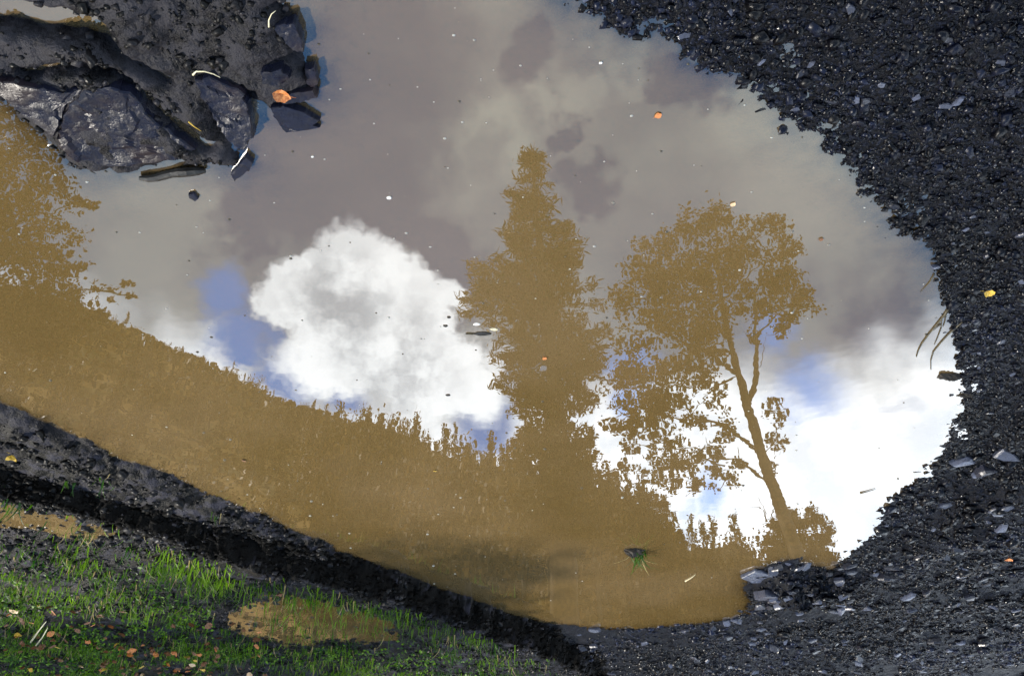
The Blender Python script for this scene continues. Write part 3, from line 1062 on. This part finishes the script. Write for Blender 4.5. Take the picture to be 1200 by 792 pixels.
r = np.random.default_rng(77)
n = 120000
x, y = r.uniform(-1.2, 4.6, n), r.uniform(2.4, 8.2, n)
k = in_view(x, y, 0.3)
x, y = x[k], y[k]
zz_, d, wm, wg, wb, peat, far, sf = height(x, y)
pn = fbm(x, y, 2.6, 3, 40) + 0.5 + 0.6 * fbm(x, y, 9, 2, 44)
dens = sstep(sf, 0.12, 0.9) * 0.45 + sstep(sf, 0.04, 0.12) * (1 - sstep(sf, 0.2, 0.4)) * 0.5 * sstep(fbm(x, y, 1.1, 2, 41), -0.05, 0.2)
dens = dens + 0.5 * sstep(sf, 0.7, 1.5) * sstep(x, 0.3, 1.4)
dens = dens * sstep(pn, 0.46, 0.62) * (wb > 0.6) * sstep(d, 0.25, 0.5)
for kk, pts in POOLPTS.items():
    pin = inside(x, y, pts)
    dens = np.where(pin, dens * 0.12 + 0.02 * (vnoise(x * 8, y * 8, 9) > 0.7), dens)
    if kk == 'b':
        pd, _, _ = polydist(x, y, pts + [pts[0]])
        dens = dens * np.where(pd < 0.15, 0.25, 1)
k = r.uniform(0, 1, len(x)) < dens * 0.85
x, y, zz_ = x[k], y[k], zz_[k]
n0 = len(x)
lx, ly = [], []
for (x0, y0), (x1, y1), nn in (((175, 668), (262, 684), 330), ((262, 690), (392, 706), 260), ((300, 725), (450, 745), 170), ((392, 700), (470, 716), 160), ((470, 720), (600, 760), 330), ((60, 650), (175, 710), 260), ((0, 700), (150, 770), 420), ((150, 745), (420, 785), 420)):
    u = r.uniform(0, 1, nn)
    u = np.round(u * 9) / 9 + r.normal(0, 0.045, nn)
    for q in u:
        p = gp(x0 + (x1 - x0) * q, y0 + (y1 - y0) * q + r.normal(0, 9), 0.15)
        lx.append(p[0])
        ly.append(p[1])
lx, ly = np.array(lx), np.array(ly)
hl = height(lx, ly)
kl = (hl[7] > 0.11) & (hl[5] < 0.5)
lx, ly, lz = lx[kl], ly[kl], hl[0][kl]
x, y, zz_ = np.concatenate([x, lx]), np.concatenate([y, ly]), np.concatenate([zz_, lz])
P = np.stack([x, y, zz_ - 0.004], 1)
L = np.clip(r.lognormal(-3.2, 0.45, len(P)), 0.015, 0.11)
L[n0:] = r.uniform(0.04, 0.12, len(lx))
v, f, tn = blades(P, L, r.uniform(0.004, 0.009, len(P)), r.uniform(0.1, 1.0, len(P)), r)
print('grass blades', len(P))
add('grass', mesh_np('grass', v, f, M_grass, {'tint': tn}), kind='stuff', label='short green grass on the bank at lower left', category='grass')


# low broad-leaved herbs between the blades
r = np.random.default_rng(78)
n = 150000
x, y = r.uniform(-1.2, 4.6, n), r.uniform(2.4, 8.2, n)
k = in_view(x, y, 0.3)
x, y = x[k], y[k]
zz_, d, wm, wg, wb, peat, far, sf = height(x, y)
pn = fbm(x, y, 3.1, 3, 50) + 0.5 + 0.7 * fbm(x, y, 12, 2, 54)
dens = (sstep(sf, 0.25, 0.9) * 0.35 + 0.65 * sstep(sf, 0.6, 1.3) * sstep(x, 0.2, 1.2)) * sstep(pn, 0.44, 0.66) * (wb > 0.6) * sstep(d, 0.3, 0.5)
for kk, pts in POOLPTS.items():
    dens = np.where(inside(x, y, pts), 0, dens)
k = r.uniform(0, 1, len(x)) < dens * 0.8
P = np.stack([x[k], y[k], zz_[k] + r.uniform(0.003, 0.045, k.sum())], 1)
n = len(P)
a = r.normal(0, 1, (n, 3)) * np.array([1, 1, 0.6])
a /= np.linalg.norm(a, axis=1)[:, None]
b = np.cross(a, r.normal(0, 1, (n, 3)) * np.array([0.4, 0.4, 1]))
b /= np.linalg.norm(b, axis=1)[:, None]
s_ = r.uniform(0.006, 0.016, n)[:, None]
Q = np.stack([P - a * s_, P + b * s_ * 0.55, P + a * s_, P - b * s_ * 0.55], 1).reshape(-1, 3)
print('herbs', n)
add('ground_cover', mesh_np('ground_cover', Q, np.arange(n * 4).reshape(n, 4), M_herb, {'tint': np.repeat(r.uniform(0, 1, n) ** 1.5, 4)}), kind='stuff',
    label='low green herbs between the grass on the bank', category='herbs')


def tuft(px, py, nb, ln, wd, label, z=None, lean=(0.3, 1.1), mat=M_grass, seed=0, group=None, spread=0.02):
    r = np.random.default_rng(seed)
    if z is None:
        z = 0.0
        for _ in range(4):
            p = gp(px, py, z)
            z = zat(p[0], p[1])
    p = gp(px, py, z)
    P = np.stack([r.normal(0, spread, nb), r.normal(0, spread, nb), np.full(nb, -0.004)], 1)
    v, f, tn = blades(P, r.uniform(0.5, 1.1, nb) * ln, r.uniform(0.7, 1.2, nb) * wd, r.uniform(*lean, nb), r, 4)
    o = add('grass_tuft', mesh_np('grass_tuft', v, f, mat, {'tint': tn}), None, tuple(p), label=label, category='grass tuft')
    if group:
        o['group'] = group
    return o


tuft(747, 648, 26, 0.13, 0.010, 'dark green tuft of grass growing out of the brown water', z=0.0, lean=(0.6, 1.3), seed=5, spread=0.025)
clod(742, 645, 0.05, 0.035, 0.03, 'root_clod', 'dark root clump at the foot of the grass tuft in the water', z=0.0, seed=9)
tuft(18, 590, 16, 0.12, 0.009, 'bright green grass tuft at the left edge above the dark step', seed=6, spread=0.03)
tuft(98, 628, 26, 0.11, 0.008, 'bushy grass tuft beside the narrow pool at left', seed=7, spread=0.05)
tuft(150, 640, 8, 0.16, 0.008, 'single long slanting grass sprout right of the narrow pool', seed=8, spread=0.012, lean=(0.5, 1.0))
tuft(122, 562, 8, 0.08, 0.006, 'thin grass sprig on the muddy strip at left', seed=9, spread=0.03)
tuft(80, 565, 6, 0.07, 0.006, 'tiny yellowing sprig on the muddy strip at far left', seed=10, spread=0.02)
tuft(258, 600, 7, 0.07, 0.006, 'little sprig at the waterline of the dark left bank', seed=11, spread=0.02)
tuft(338, 650, 8, 0.08, 0.006, 'small sprig on the muddy strip below the bank middle', seed=12, spread=0.03)
for i, (px, py) in enumerate([(323, 722), (362, 735), (384, 738), (405, 708), (440, 712), (345, 700), (372, 702)]):
    tuft(px, py, 12, 0.10, 0.008, ['upright grass clump in the small bank pool, farthest left', 'grass clump in the middle of the small bank pool', 'grass clump right of the middle one in the small bank pool',
         'grass clump on the upper rim of the small bank pool', 'rightmost grass clump at the small bank pool', 'leftmost grass clump on the upper rim of the bank pool', 'second grass clump on the upper rim of the bank pool'][i],
         seed=20 + i, spread=0.025, lean=(0.1, 0.7), group='grass clumps in the small bank pool')

# floating specks: foam, seeds, bits (too many and too small to count)
r = np.random.default_rng(9)
vs, fs, ts = [], [], []
o_ = 0
P = []
while len(P) < 330:
    px, py = r.uniform(0, 1130), r.uniform(0, 735)
    p = gp(px, py)
    if inside(np.array([p[0]]), np.array([p[1]]), POND)[0]:
        P.append((p, np.hypot(p[1], 1.5)))
for p, dist in P:
    s = np.clip(r.lognormal(-6.5, 0.5), 0.0006, 0.0032) * dist / 2.0
    n = 7
    for ring, (k, zz2) in enumerate(((1, 0.0005), (0.75, 0.45), (0.3, 0.7))):
        for i in range(n):
            w = 6.283 * i / n
            vs.append((p[0] + math.cos(w) * s * k * r.uniform(0.7, 1.2) * 1.3, p[1] + math.sin(w) * s * k, zz2 * s + 0.0004))
    for ring in range(2):
        for i in range(n):
            j = (i + 1) % n
            fs.append((o_ + ring * n + i, o_ + ring * n + j, o_ + (ring + 1) * n + j, o_ + (ring + 1) * n + i))
    fs.append((o_ + 2 * n, o_ + 2 * n + 2, o_ + 2 * n + 4, o_ + 2 * n + 5))
    ts += [r.uniform() ** 1.0] * (3 * n)
    o_ += 3 * n
M_speck, t = new_mat('floating_specks')
principled(t, t.mix(t.step(attr(t, 'tint'), 0.35, 0.6), (0.03, 0.025, 0.015), (0.26, 0.26, 0.24)), 0.4)
add('floating_specks', mesh_np('floating_specks', vs, fs, M_speck, {'tint': ts}), kind='stuff', label='tiny foam flecks and seeds floating on the puddle', category='specks')


def foam(px, py, s, label):
    o = clod(px, py, s, s * 0.8, s * 0.5, 'foam_bubble', label, z=0.002, seed=int(px), mat=M_foam, cat='foam')
    return o


foam(456, 232, 0.006, 'white foam blob floating above the mirrored white cloud')
foam(704, 74, 0.0035, 'white foam dot floating near the upper gravel corner')
foam(366, 184, 0.003, 'white foam dot floating below the slate wedge')
# leafy scraps drifting beside the mirrored conifer
for i, (px, py, w, h_, lb) in enumerate([(565, 391, 0.040, 0.014, 'longest dark scrap drifting beside the mirrored conifer'), (551, 391, 0.022, 0.006, 'thin olive scrap left of the longest drifting scrap'),
                                  (559, 380, 0.014, 0.008, 'grey scrap above the longest drifting scrap'), (579, 386, 0.018, 0.008, 'pale scrap right of the longest drifting scrap'),
                                  (522, 382, 0.010, 0.006, 'small dark scrap floating over the white cloud'), (526, 372, 0.008, 0.005, 'smallest scrap floating above another over the white cloud'),
                                  (525, 463, 0.012, 0.006, 'dark curled scrap floating low on the white cloud')]):
    clod(px, py, w * 0.7, h_ * 0.7, 0.003, 'plant_scrap', lb, z=0.001, seed=50 + i, mat=[M_drift, M_twig, M_foam, M_straw][[0, 1, 2, 3, 0, 0, 0][i]], cat='scrap')


# ------------------------------------------------------------------ trees mirrored in the water
def leaf_cloud(centers, radii, counts, size, r, squash=0.8):
    """small leaf-shaped faces spread through clumps"""
    V, F, T, o = [], [], [], 0
    for c, rad, n in zip(centers, radii, counts):
        q = r.normal(0, 0.5, (n, 3)) * rad
        q[:, 2] *= squash
        p = c + q
        V.append(p)
    P = np.concatenate(V)
    n = len(P)
    a = r.normal(0, 1, (n, 3))
    a /= np.linalg.norm(a, axis=1)[:, None]
    b = np.cross(a, r.normal(0, 1, (n, 3)))
    b /= np.linalg.norm(b, axis=1)[:, None]
    s = size * r.uniform(0.6, 1.3, n)[:, None]
    Q = np.stack([P - a * s * 0.6, P + b * s * 0.42 - a * s * 0.05, P + a * s * 0.6, P - b * s * 0.42 - a * s * 0.05], 1)
    F = np.arange(n * 4).reshape(n, 4)
    return Q.reshape(-1, 3), F, np.repeat(r.uniform(0, 1, n), 4)


def crown_clusters(lst, dist, depth, leaf_size, dens, r, sub=5):
    cs, rs, ns = [], [], []
    for px, py, pr in lst:
        c = mir(px, py, dist + r.uniform(-depth, depth))
        slant = np.linalg.norm(c - np.array([0, 0, -CAM_H]))
        rad = pr * slant / 1000.0
        for _ in range(sub):
            q = r.normal(0, 0.5, 3) * rad
            cs.append(c + q)
            k = rad * r.uniform(0.35, 0.7)
            rs.append(k)
            ns.append(max(6, int(dens * (k / leaf_size) ** 2 * 4.5)))
    return cs, rs, ns


def limb(mb, px, dist, r0, r1, depth=0.0, jit=0.0, r=None, n=6):
    pts = [mir(*p, dist) for p in px]
    # finer, slightly crooked
    out = []
    for i in range(len(pts) - 1):
        for q in range(3):
            u = q / 3
            out.append(pts[i] * (1 - u) + pts[i + 1] * u + (r.normal(0, jit, 3) if i + q > 0 else 0))
    out.append(pts[-1])
    m = len(out)
    for i in range(m):
        out[i] = out[i] + np.array([0, depth * i / (m - 1), 0])
    mb.tube(out, [r0 + (r1 - r0) * (i / (m - 1)) ** 0.8 for i in range(m)], n)


def tree(name, label, cat, base, trunk_mb, crown, mat, group=None):
    e = add(name, None, None, tuple(base), label=label, category=cat)
    if group:
        e['group'] = group
    base = np.array(base)
    trunk_mb.v = [p - base for p in trunk_mb.v]
    add('trunk', trunk_mb.mesh('trunk', M_bark, True), e)
    v, f, tn = crown
    add('crown', mesh_np('crown', v - base, f, mat, {'tint': tn}), e)
    return e


def ground_under(px, py, dist):
    p = mir(px, py, dist)
    return np.array([p[0], p[1], zat(p[0], p[1])])


# tall leaning aspen
r = np.random.default_rng(41)
DA = 18.0
ASP = [(835, 262, 20), (852, 256, 13), (800, 275, 22), (765, 295, 22), (745, 325, 20), (735, 362, 20), (762, 345, 25), (790, 318, 30), (825, 298, 28), (860, 290, 24), (905, 265, 16),
       (920, 290, 18), (932, 320, 16), (900, 308, 22), (940, 355, 14), (926, 375, 15), (905, 345, 18), (862, 330, 24), (832, 345, 28), (797, 365, 28), (768, 392, 26), (742, 402, 18),
       (730, 430, 12), (800, 412, 26), (828, 395, 22), (850, 380, 16), (776, 432, 22), (752, 458, 20), (742, 492, 18), (736, 522, 14), (770, 478, 22), (800, 452, 22), (828, 440, 18),
       (842, 472, 15), (815, 492, 18), (788, 520, 18), (802, 552, 16), (792, 572, 11), (830, 532, 14), (850, 562, 12), (866, 545, 10), (762, 532, 12), (905, 490, 11), (911, 520, 12),
       (903, 545, 8), (907, 474, 7), (884, 395, 8), (915, 388, 9), (895, 330, 14), (880, 275, 14), (815, 330, 20), (868, 310, 16), (780, 340, 22), (748, 432, 22), (725, 470, 14), (760, 500, 20), (780, 545, 18), (720, 500, 12), (815, 570, 12), (770, 560, 12), (790, 480, 20), (845, 510, 14), (820, 420, 24), (750, 556, 12), (730, 545, 10), (776, 584, 9), (812, 545, 14), (838, 552, 12), (756, 480, 18), (725, 448, 14), (932, 345, 16), (915, 362, 16), (905, 330, 16), (890, 372, 10), (875, 350, 14), (945, 340, 10)]
cl = crown_clusters(ASP, DA, 1.3, 0.09, 1.7, r, 8)
crown = leaf_cloud(*cl, 0.09, r)
mb = MB()
tb = ground_under(965, 780, DA)
pts_px = [(935, 650), (915, 595), (895, 540), (876, 475), (866, 440), (855, 400), (846, 350), (840, 300), (838, 258)]
P = [tb] + [mir(*p, DA) for p in pts_px]
mb.tube(P, [0.24, 0.17, 0.15, 0.13, 0.115, 0.10, 0.08, 0.06, 0.04, 0.02], 9)
for px, r0 in [([(878, 470), (886, 440), (885, 400), (884, 350), (892, 315)], 0.11), ([(893, 535), (868, 512), (840, 500), (805, 502), (772, 492)], 0.09),
               ([(904, 568), (870, 550), (835, 545), (800, 562)], 0.08), ([(868, 442), (836, 412), (800, 390), (770, 372)], 0.09), ([(886, 400), (905, 375), (930, 362)], 0.05),
               ([(884, 445), (893, 420), (898, 392)], 0.022), ([(855, 400), (825, 355), (795, 325), (765, 305)], 0.07), ([(846, 350), (872, 320), (900, 290)], 0.06),
               ([(850, 545), (815, 525), (770, 520), (740, 515)], 0.05), ([(822, 500), (800, 470), (770, 460), (750, 440)], 0.045), ([(912, 590), (897, 612), (888, 600), (873, 602)], 0.02),
               ([(897, 612), (893, 585), (886, 578)], 0.015), ([(896, 540), (908, 515), (905, 480)], 0.03), ([(840, 300), (815, 285), (795, 275)], 0.04), ([(866, 440), (840, 450), (815, 470)], 0.04)]:
    limb(mb, px, DA, r0 * 0.75, r0 * 0.18, r.uniform(-0.8, 0.8), 0.03, r)
for i in range(90):
    a = ASP[r.integers(len(ASP))]
    q = (a[0] + r.normal(0, 12), a[1] + r.normal(0, 12))
    limb(mb, [a[:2], q], DA + r.uniform(-1.0, 1.0), 0.014, 0.006, 0, 0.0, r, 4)
tree('aspen_tree', 'tall leaning aspen with golden leaves, mirrored right of the conifer', 'tree', tb, mb, crown, M_aspen)

# bush at the foot of the aspen
r = np.random.default_rng(43)
DB = 21.0
BU = [(916, 612, 16), (950, 604, 12), (965, 630, 16), (900, 640, 14), (928, 606, 14), (943, 618, 14), (955, 634, 15), (920, 636, 17), (940, 645, 16), (968, 652, 10), (915, 660, 18), (950, 668, 22), (975, 668, 14), (905, 650, 10), (930, 690, 24), (970, 690, 20)]
crown = leaf_cloud(*crown_clusters(BU, DB, 0.8, 0.08, 2.2, r, 8), 0.09, r)
mb = MB()
tb = ground_under(945, 740, DB)
mb.tube([tb, mir(940, 680, DB), mir(938, 640, DB), mir(936, 612, DB)], [0.16, 0.1, 0.06, 0.02], 6)
tree('alder_tree', 'low bushy alder mirrored at the foot of the leaning aspen', 'tree', tb, mb, crown, M_aspen)

# near birch hanging in from the side
r = np.random.default_rng(47)
DL = 8.5
LB = [(20, 150, 20), (45, 172, 20), (75, 205, 18), (92, 238, 11), (30, 200, 30), (8, 240, 32), (58, 240, 26), (84, 268, 11), (38, 282, 28), (8, 310, 34), (70, 300, 18), (48, 330, 28),
      (100, 312, 8), (20, 355, 34), (84, 340, 18), (115, 338, 9), (135, 345, 7), (148, 334, 5), (155, 348, 5), (108, 358, 11), (-30, 140, 36), (-45, 200, 45), (-60, 270, 50), (-40, 340, 50),
      (60, 372, 26), (92, 374, 16), (10, 400, 40), (60, 400, 28), (-50, 400, 50), (-90, 230, 55), (-100, 320, 60), (5, 185, 24), (12, 132, 12), (108, 240, 6), (25, 300, 34), (90, 365, 18), (120, 372, 10), (40, 350, 30), (0, 270, 36), (60, 280, 24), (15, 215, 26), (70, 325, 22)]
crown = leaf_cloud(*crown_clusters(LB, DL, 0.5, 0.05, 1.1, r, 7), 0.05, r)
mb = MB()
tb = ground_under(-130, 800, DL)
mb.tube([tb, mir(-110, 560, DL), mir(-85, 420, DL), mir(-60, 300, DL), mir(-40, 200, DL), mir(-20, 130, DL)], [0.16, 0.13, 0.11, 0.08, 0.05, 0.015], 8)
for px, r0 in [([(-85, 420), (-20, 380), (40, 350), (100, 340), (150, 345)], 0.04), ([(-60, 300), (0, 270), (50, 250), (95, 238)], 0.03), ([(-70, 340), (0, 310), (60, 300), (100, 312)], 0.03),
               ([(-45, 230), (0, 200), (45, 180), (75, 205)], 0.025), ([(-35, 180), (0, 155), (20, 140)], 0.02), ([(110, 341), (135, 338), (152, 333)], 0.008)]:
    limb(mb, px, DL, r0, r0 * 0.2, 0, 0.015, r)
tree('birch_tree', 'golden birch with loose leaves mirrored at the left edge', 'tree', tb, mb, crown, M_aspen)


# big conifer
def conifer(rows, trunk_px, dist, spray, nb, ns, r, trunk_r, base_px, droop=0.25):
    rows = np.array(rows, float)
    tp = np.array(trunk_px, float)
    top, bot = rows[0, 0], rows[-1, 0]
    V, A, B = [], [], []
    mb = MB()
    base = ground_under(*base_px, dist)
    mb.tube([base] + [mir(px, py, dist) for px, py in trunk_px[::-1]], list(np.linspace(trunk_r, 0.02, len(trunk_px) + 1)), 8)
    for b in range(nb):
        py = top + (bot - top) * r.uniform(0, 1) ** 0.85
        cx = np.interp(py, tp[:, 1], tp[:, 0])
        lx, rx = np.interp(py, rows[:, 0], rows[:, 1]), np.interp(py, rows[:, 0], rows[:, 2])
        c = mir(cx, py, dist)
        sc = np.linalg.norm(c - np.array([0, 0, -CAM_H])) / 1000.0
        Lr, Ll = max(2, rx - cx) * sc, max(2, cx - lx) * sc
        ph = r.uniform(0, 6.283)
        side = Lr if math.cos(ph) > 0 else Ll
        L = abs(math.cos(ph)) * side + (1 - abs(math.cos(ph))) * 0.5 * (Lr + Ll)
        L *= r.uniform(0.58, 1.05)
        if b < 14:
            py = r.uniform(334, 362)
            cx = np.interp(py, tp[:, 1], tp[:, 0])
            c, ph = mir(cx, py, dist), math.pi + r.normal(0, 0.25)
            L = (cx - 543) * sc
        out = np.array([-math.cos(ph), math.sin(ph), 0])     # the photo's right is the world's -x
        rise = r.uniform(-0.35, 0.15) - droop * 0.3
        n = max(6, int(ns * (0.35 + L / 2.0)))
        u = r.uniform(0.08, 1.0, n) ** 0.6
        q = c + out * (u * L)[:, None]
        q[:, 2] += rise * L * u + 0.22 * L * u ** 2
        q += r.normal(0, 1, (n, 3)) * (0.11 + 0.12 * (1 - u))[:, None] * np.array([1, 1, 0.8])
        V.append(q)
        dr = out * r.uniform(0.3, 1.0, n)[:, None] + r.normal(0, 0.6, (n, 3))
        dr[:, 2] += 0.15
        A.append(dr / np.linalg.norm(dr, axis=1)[:, None])
        if b % 4 == 0:
            mb.tube([c, c + out * L * 0.5 + np.array([0, 0, rise * L * 0.5 + 0.05 * L]), c + out * L * 0.95 + np.array([0, 0, rise * L * 0.95 + 0.2 * L])], [0.035, 0.02, 0.006], 4)
    P = np.concatenate(V)
    a = np.concatenate(A)
    n = len(P)
    bb = np.cross(a, r.normal(0, 1, (n, 3)))
    bb /= np.linalg.norm(bb, axis=1)[:, None]
    s = spray * r.uniform(0.5, 1.3, n)[:, None]
    Q = np.stack([P - a * s * 0.5, P + bb * s * 0.11, P + a * s * 0.6, P - bb * s * 0.11], 1).reshape(-1, 3)
    return base, mb, (Q, np.arange(n * 4).reshape(n, 4), np.repeat(r.uniform(0, 1, n), 4))


r = np.random.default_rng(53)
rows = [(180, 616, 631), (200, 605, 641), (222, 598, 645), (240, 592, 648), (252, 594, 660), (262, 594, 680), (285, 582, 690), (300, 580, 692), (325, 578, 700), (332, 545, 706), (345, 540, 712), (362, 545, 714),
        (372, 574, 714), (400, 574, 720), (415, 570, 724), (440, 576, 726), (460, 592, 724), (480, 602, 720), (500, 602, 706), (530, 600, 698), (560, 598, 700), (600, 590, 705), (640, 590, 705)]
base, mb, crown = conifer(rows, [(624, 178), (628, 240), (636, 320), (646, 420), (655, 510), (659, 600)], 22.0, 0.26, 330, 120, r, 0.42, (662, 790))
tree('pine_tree', 'tallest broad conifer with ragged crown, mirrored in the middle of the puddle', 'tree', base, mb, crown, M_needle)

# the wood on the hillside: three kinds of tree, copied
def proto_spruce(seed):
    r = np.random.default_rng(seed)
    V, A = [], []
    for k in range(110):
        u = (k + r.uniform(0, 1)) / 110
        L = 0.20 * (1 - u) ** 0.9 * r.uniform(0.6, 1.1) + 0.012
        n = 13
        ph = r.uniform(0, 6.283)
        out = np.array([math.cos(ph), math.sin(ph), 0])
        w = r.uniform(0.2, 1, n)
        q = out * (w * L)[:, None] + r.normal(0, 0.012, (n, 3))
        q[:, 2] += 0.06 + 0.94 * u - 0.25 * L * w
        V.append(q)
        d = out + r.normal(0, 0.5, (n, 3))
        A.append(d / np.linalg.norm(d, axis=1)[:, None])
    P, a = np.concatenate(V), np.concatenate(A)
    n = len(P)
    b = np.cross(a, r.normal(0, 1, (n, 3)))
    b /= np.linalg.norm(b, axis=1)[:, None]
    s = 0.036 * r.uniform(0.6, 1.4, n)[:, None] * (0.45 + 0.55 * (1 - P[:, 2:3]))
    Q = np.stack([P - a * s * .6, P + b * s * .35, P + a * s * .8, P - b * s * .35], 1).reshape(-1, 3)
    mb = MB()
    mb.tube([(0, 0, -0.05), (0, 0, 0.5), (0, 0, 0.99)], [0.018, 0.01, 0.003], 5)
    return mb.mesh('trunk', M_bark), mesh_np('crown', Q, np.arange(n * 4).reshape(n, 4), M_farleaf, {'tint': np.repeat(r.uniform(0, 1, n), 4)})


def proto_round(seed):
    r = np.random.default_rng(seed)
    cs = [np.array([r.normal(0, .12), r.normal(0, .12), r.uniform(0.38, 0.88)]) for _ in range(14)]
    Q, F, T = leaf_cloud(cs, [r.uniform(0.10, 0.17) for _ in cs], [120] * 14, 0.024, r)
    mb = MB()
    mb.tube([(0, 0, -0.05), (0.01, 0, 0.4), (0, 0.02, 0.8)], [0.022, 0.015, 0.004], 5)
    return mb.mesh('trunk', M_bark), mesh_np('crown', Q, F, M_farleaf, {'tint': T})


PS = [proto_spruce(200 + i) for i in range(5)]
PR = [proto_round(220 + i) for i in range(4)]


def copy_tree(kind, var, x, y, z, h, wide, label, group, rz):
    tr, cr = (PS if kind == 's' else PR)[var]
    e = add('spruce_tree' if kind == 's' else 'birch_tree', None, None, (x, y, z), (0, 0, rz), (h * wide, h * wide, h), label=label, category='tree', group=group)
    add('trunk', tr, e)
    add('crown', cr, e)


r = np.random.default_rng(59)
n = 42000
az, R_ = r.uniform(-0.7, 1.0, n), 40 + 162 * r.uniform(0, 1, n) ** 0.6
x, y = R_ * np.sin(az), R_ * np.cos(az)
P = np.stack([x, y, 0.22 + far_height(x, y) + r.uniform(-0.2, 0.8, n) * R_ / 160], 1)
a = r.normal(0, 1, (n, 3))
a /= np.linalg.norm(a, axis=1)[:, None]
b = np.cross(a, r.normal(0, 1, (n, 3)))
b /= np.linalg.norm(b, axis=1)[:, None]
s_ = (R_ / 160 * r.uniform(0.4, 1.0, n))[:, None]
Q = np.stack([P - a * s_, P + b * s_ * 0.6, P + a * s_, P - b * s_ * 0.6], 1).reshape(-1, 3)
add('hillside_scrub', mesh_np('hillside_scrub', Q, np.arange(n * 4).reshape(n, 4), M_farleaf, {'tint': np.repeat(r.uniform(0, 1, n), 4)}), kind='stuff',
    label='brown autumn scrub covering the mirrored hillside', category='scrub')
r = np.random.default_rng(61)
# treetops one can tell apart along the skyline: place in the photograph, distance, kind
SKY = [(385, 478, 60, 's'), (400, 474, 62, 's'), (418, 486, 60, 'r'), (433, 480, 60, 's'), (448, 484, 58, 's'), (465, 488, 60, 'r'), (478, 490, 60, 'r'), (489, 484, 55, 's'), (505, 512, 55, 'r'),
       (520, 512, 50, 'r'), (535, 510, 50, 'r'), (548, 514, 50, 'r'), (562, 530, 50, 'r'), (575, 508, 48, 's'), (590, 500, 45, 'r'), (602, 512, 44, 's'),
       (612, 500, 36, 's'), (690, 500, 34, 's'), (702, 548, 38, 's'), (712, 542, 38, 's'), (722, 556, 36, 's'), (735, 560, 36, 's'), (747, 566, 36, 's'), (757, 576, 36, 's'), (768, 582, 36, 's'), (778, 596, 36, 's'),
       (788, 600, 40, 's'), (798, 622, 40, 's'), (809, 606, 44, 's'), (822, 612, 44, 's'), (832, 606, 44, 's'), (845, 612, 44, 'r'), (858, 602, 42, 's'), (868, 612, 42, 'r'), (882, 618, 42, 'r'), (893, 640, 42, 'r'),
       (150, 366, 180, 's'), (201, 398, 195, 'r'), (220, 404, 195, 'r'), (234, 410, 195, 'r'), (276, 422, 190, 's'), (304, 438, 195, 'r'), (355, 470, 170, 'r'), (370, 468, 150, 's'), (128, 365, 185, 's'), (640, 540, 40, 's'), (670, 540, 40, 's')]
_px, _py = [p[0] for p in prof_px], [p[1] for p in prof_px]
for px in list(range(372, 610, 7)) + list(range(690, 795, 8)):
    SKY.append((px + r.uniform(-3, 3), np.interp(px, _px, _py) + r.uniform(-20, 8), r.uniform(60, 120) if px < 600 else r.uniform(40, 60), 's' if r.uniform() < 0.88 else 'r'))
for px in range(112, 370, 8):
    SKY.append((px + r.uniform(-3, 3), np.interp(px, _px, _py) + r.uniform(-7, 5), r.uniform(170, 196), 's' if r.uniform() < 0.5 else 'r'))
wordx = {'s': 'pointed spruce', 'r': 'rounded birch'}
for i, (px, py, dist, kind) in enumerate(SKY):
    top = mir(px, py, dist)
    zb = zat(top[0], top[1])
    h = max(2.0, top[2] - zb)
    if px < 370:
        zb, h = min(zb, top[2] - 3.0), max(3.0, top[2] - zb)
    wd = 0.95 if h < 9 else (0.7 if h < 15 else 0.55)
    copy_tree(kind, r.integers(5 if kind == 's' else 4), top[0], top[1], zb, h, wd * r.uniform(0.85, 1.15),
              wordx[kind] + ' on the mirrored skyline of the wooded slope', 'skyline trees, ' + wordx[kind], r.uniform(0, 6.28))
cnt = 0
while cnt < 250:
    az = r.uniform(-0.62, 0.85)
    R_ = r.uniform(40, 195) if cnt % 2 else r.uniform(120, 198)
    x, y = R_ * math.sin(az), R_ * math.cos(az)
    zb = zat(x, y)
    lim = R_ * math.tan(profile(az) - math.radians(1.3 - 0.6 * float(sstep(np.array(az), 0.10, 0.22)))) - CAM_H
    h = r.uniform(5, 12)
    if zb + h > lim:
        h = lim - zb
    if h < 1.0:
        continue
    kind = 's' if r.uniform() < 0.6 else 'r'
    copy_tree(kind, r.integers(5 if kind == 's' else 4), x, y, zb, h, r.uniform(0.85, 1.3), wordx[kind] + ' standing in the wood below the mirrored skyline', 'hillside wood, ' + wordx[kind], r.uniform(0, 6.28))
    cnt += 1
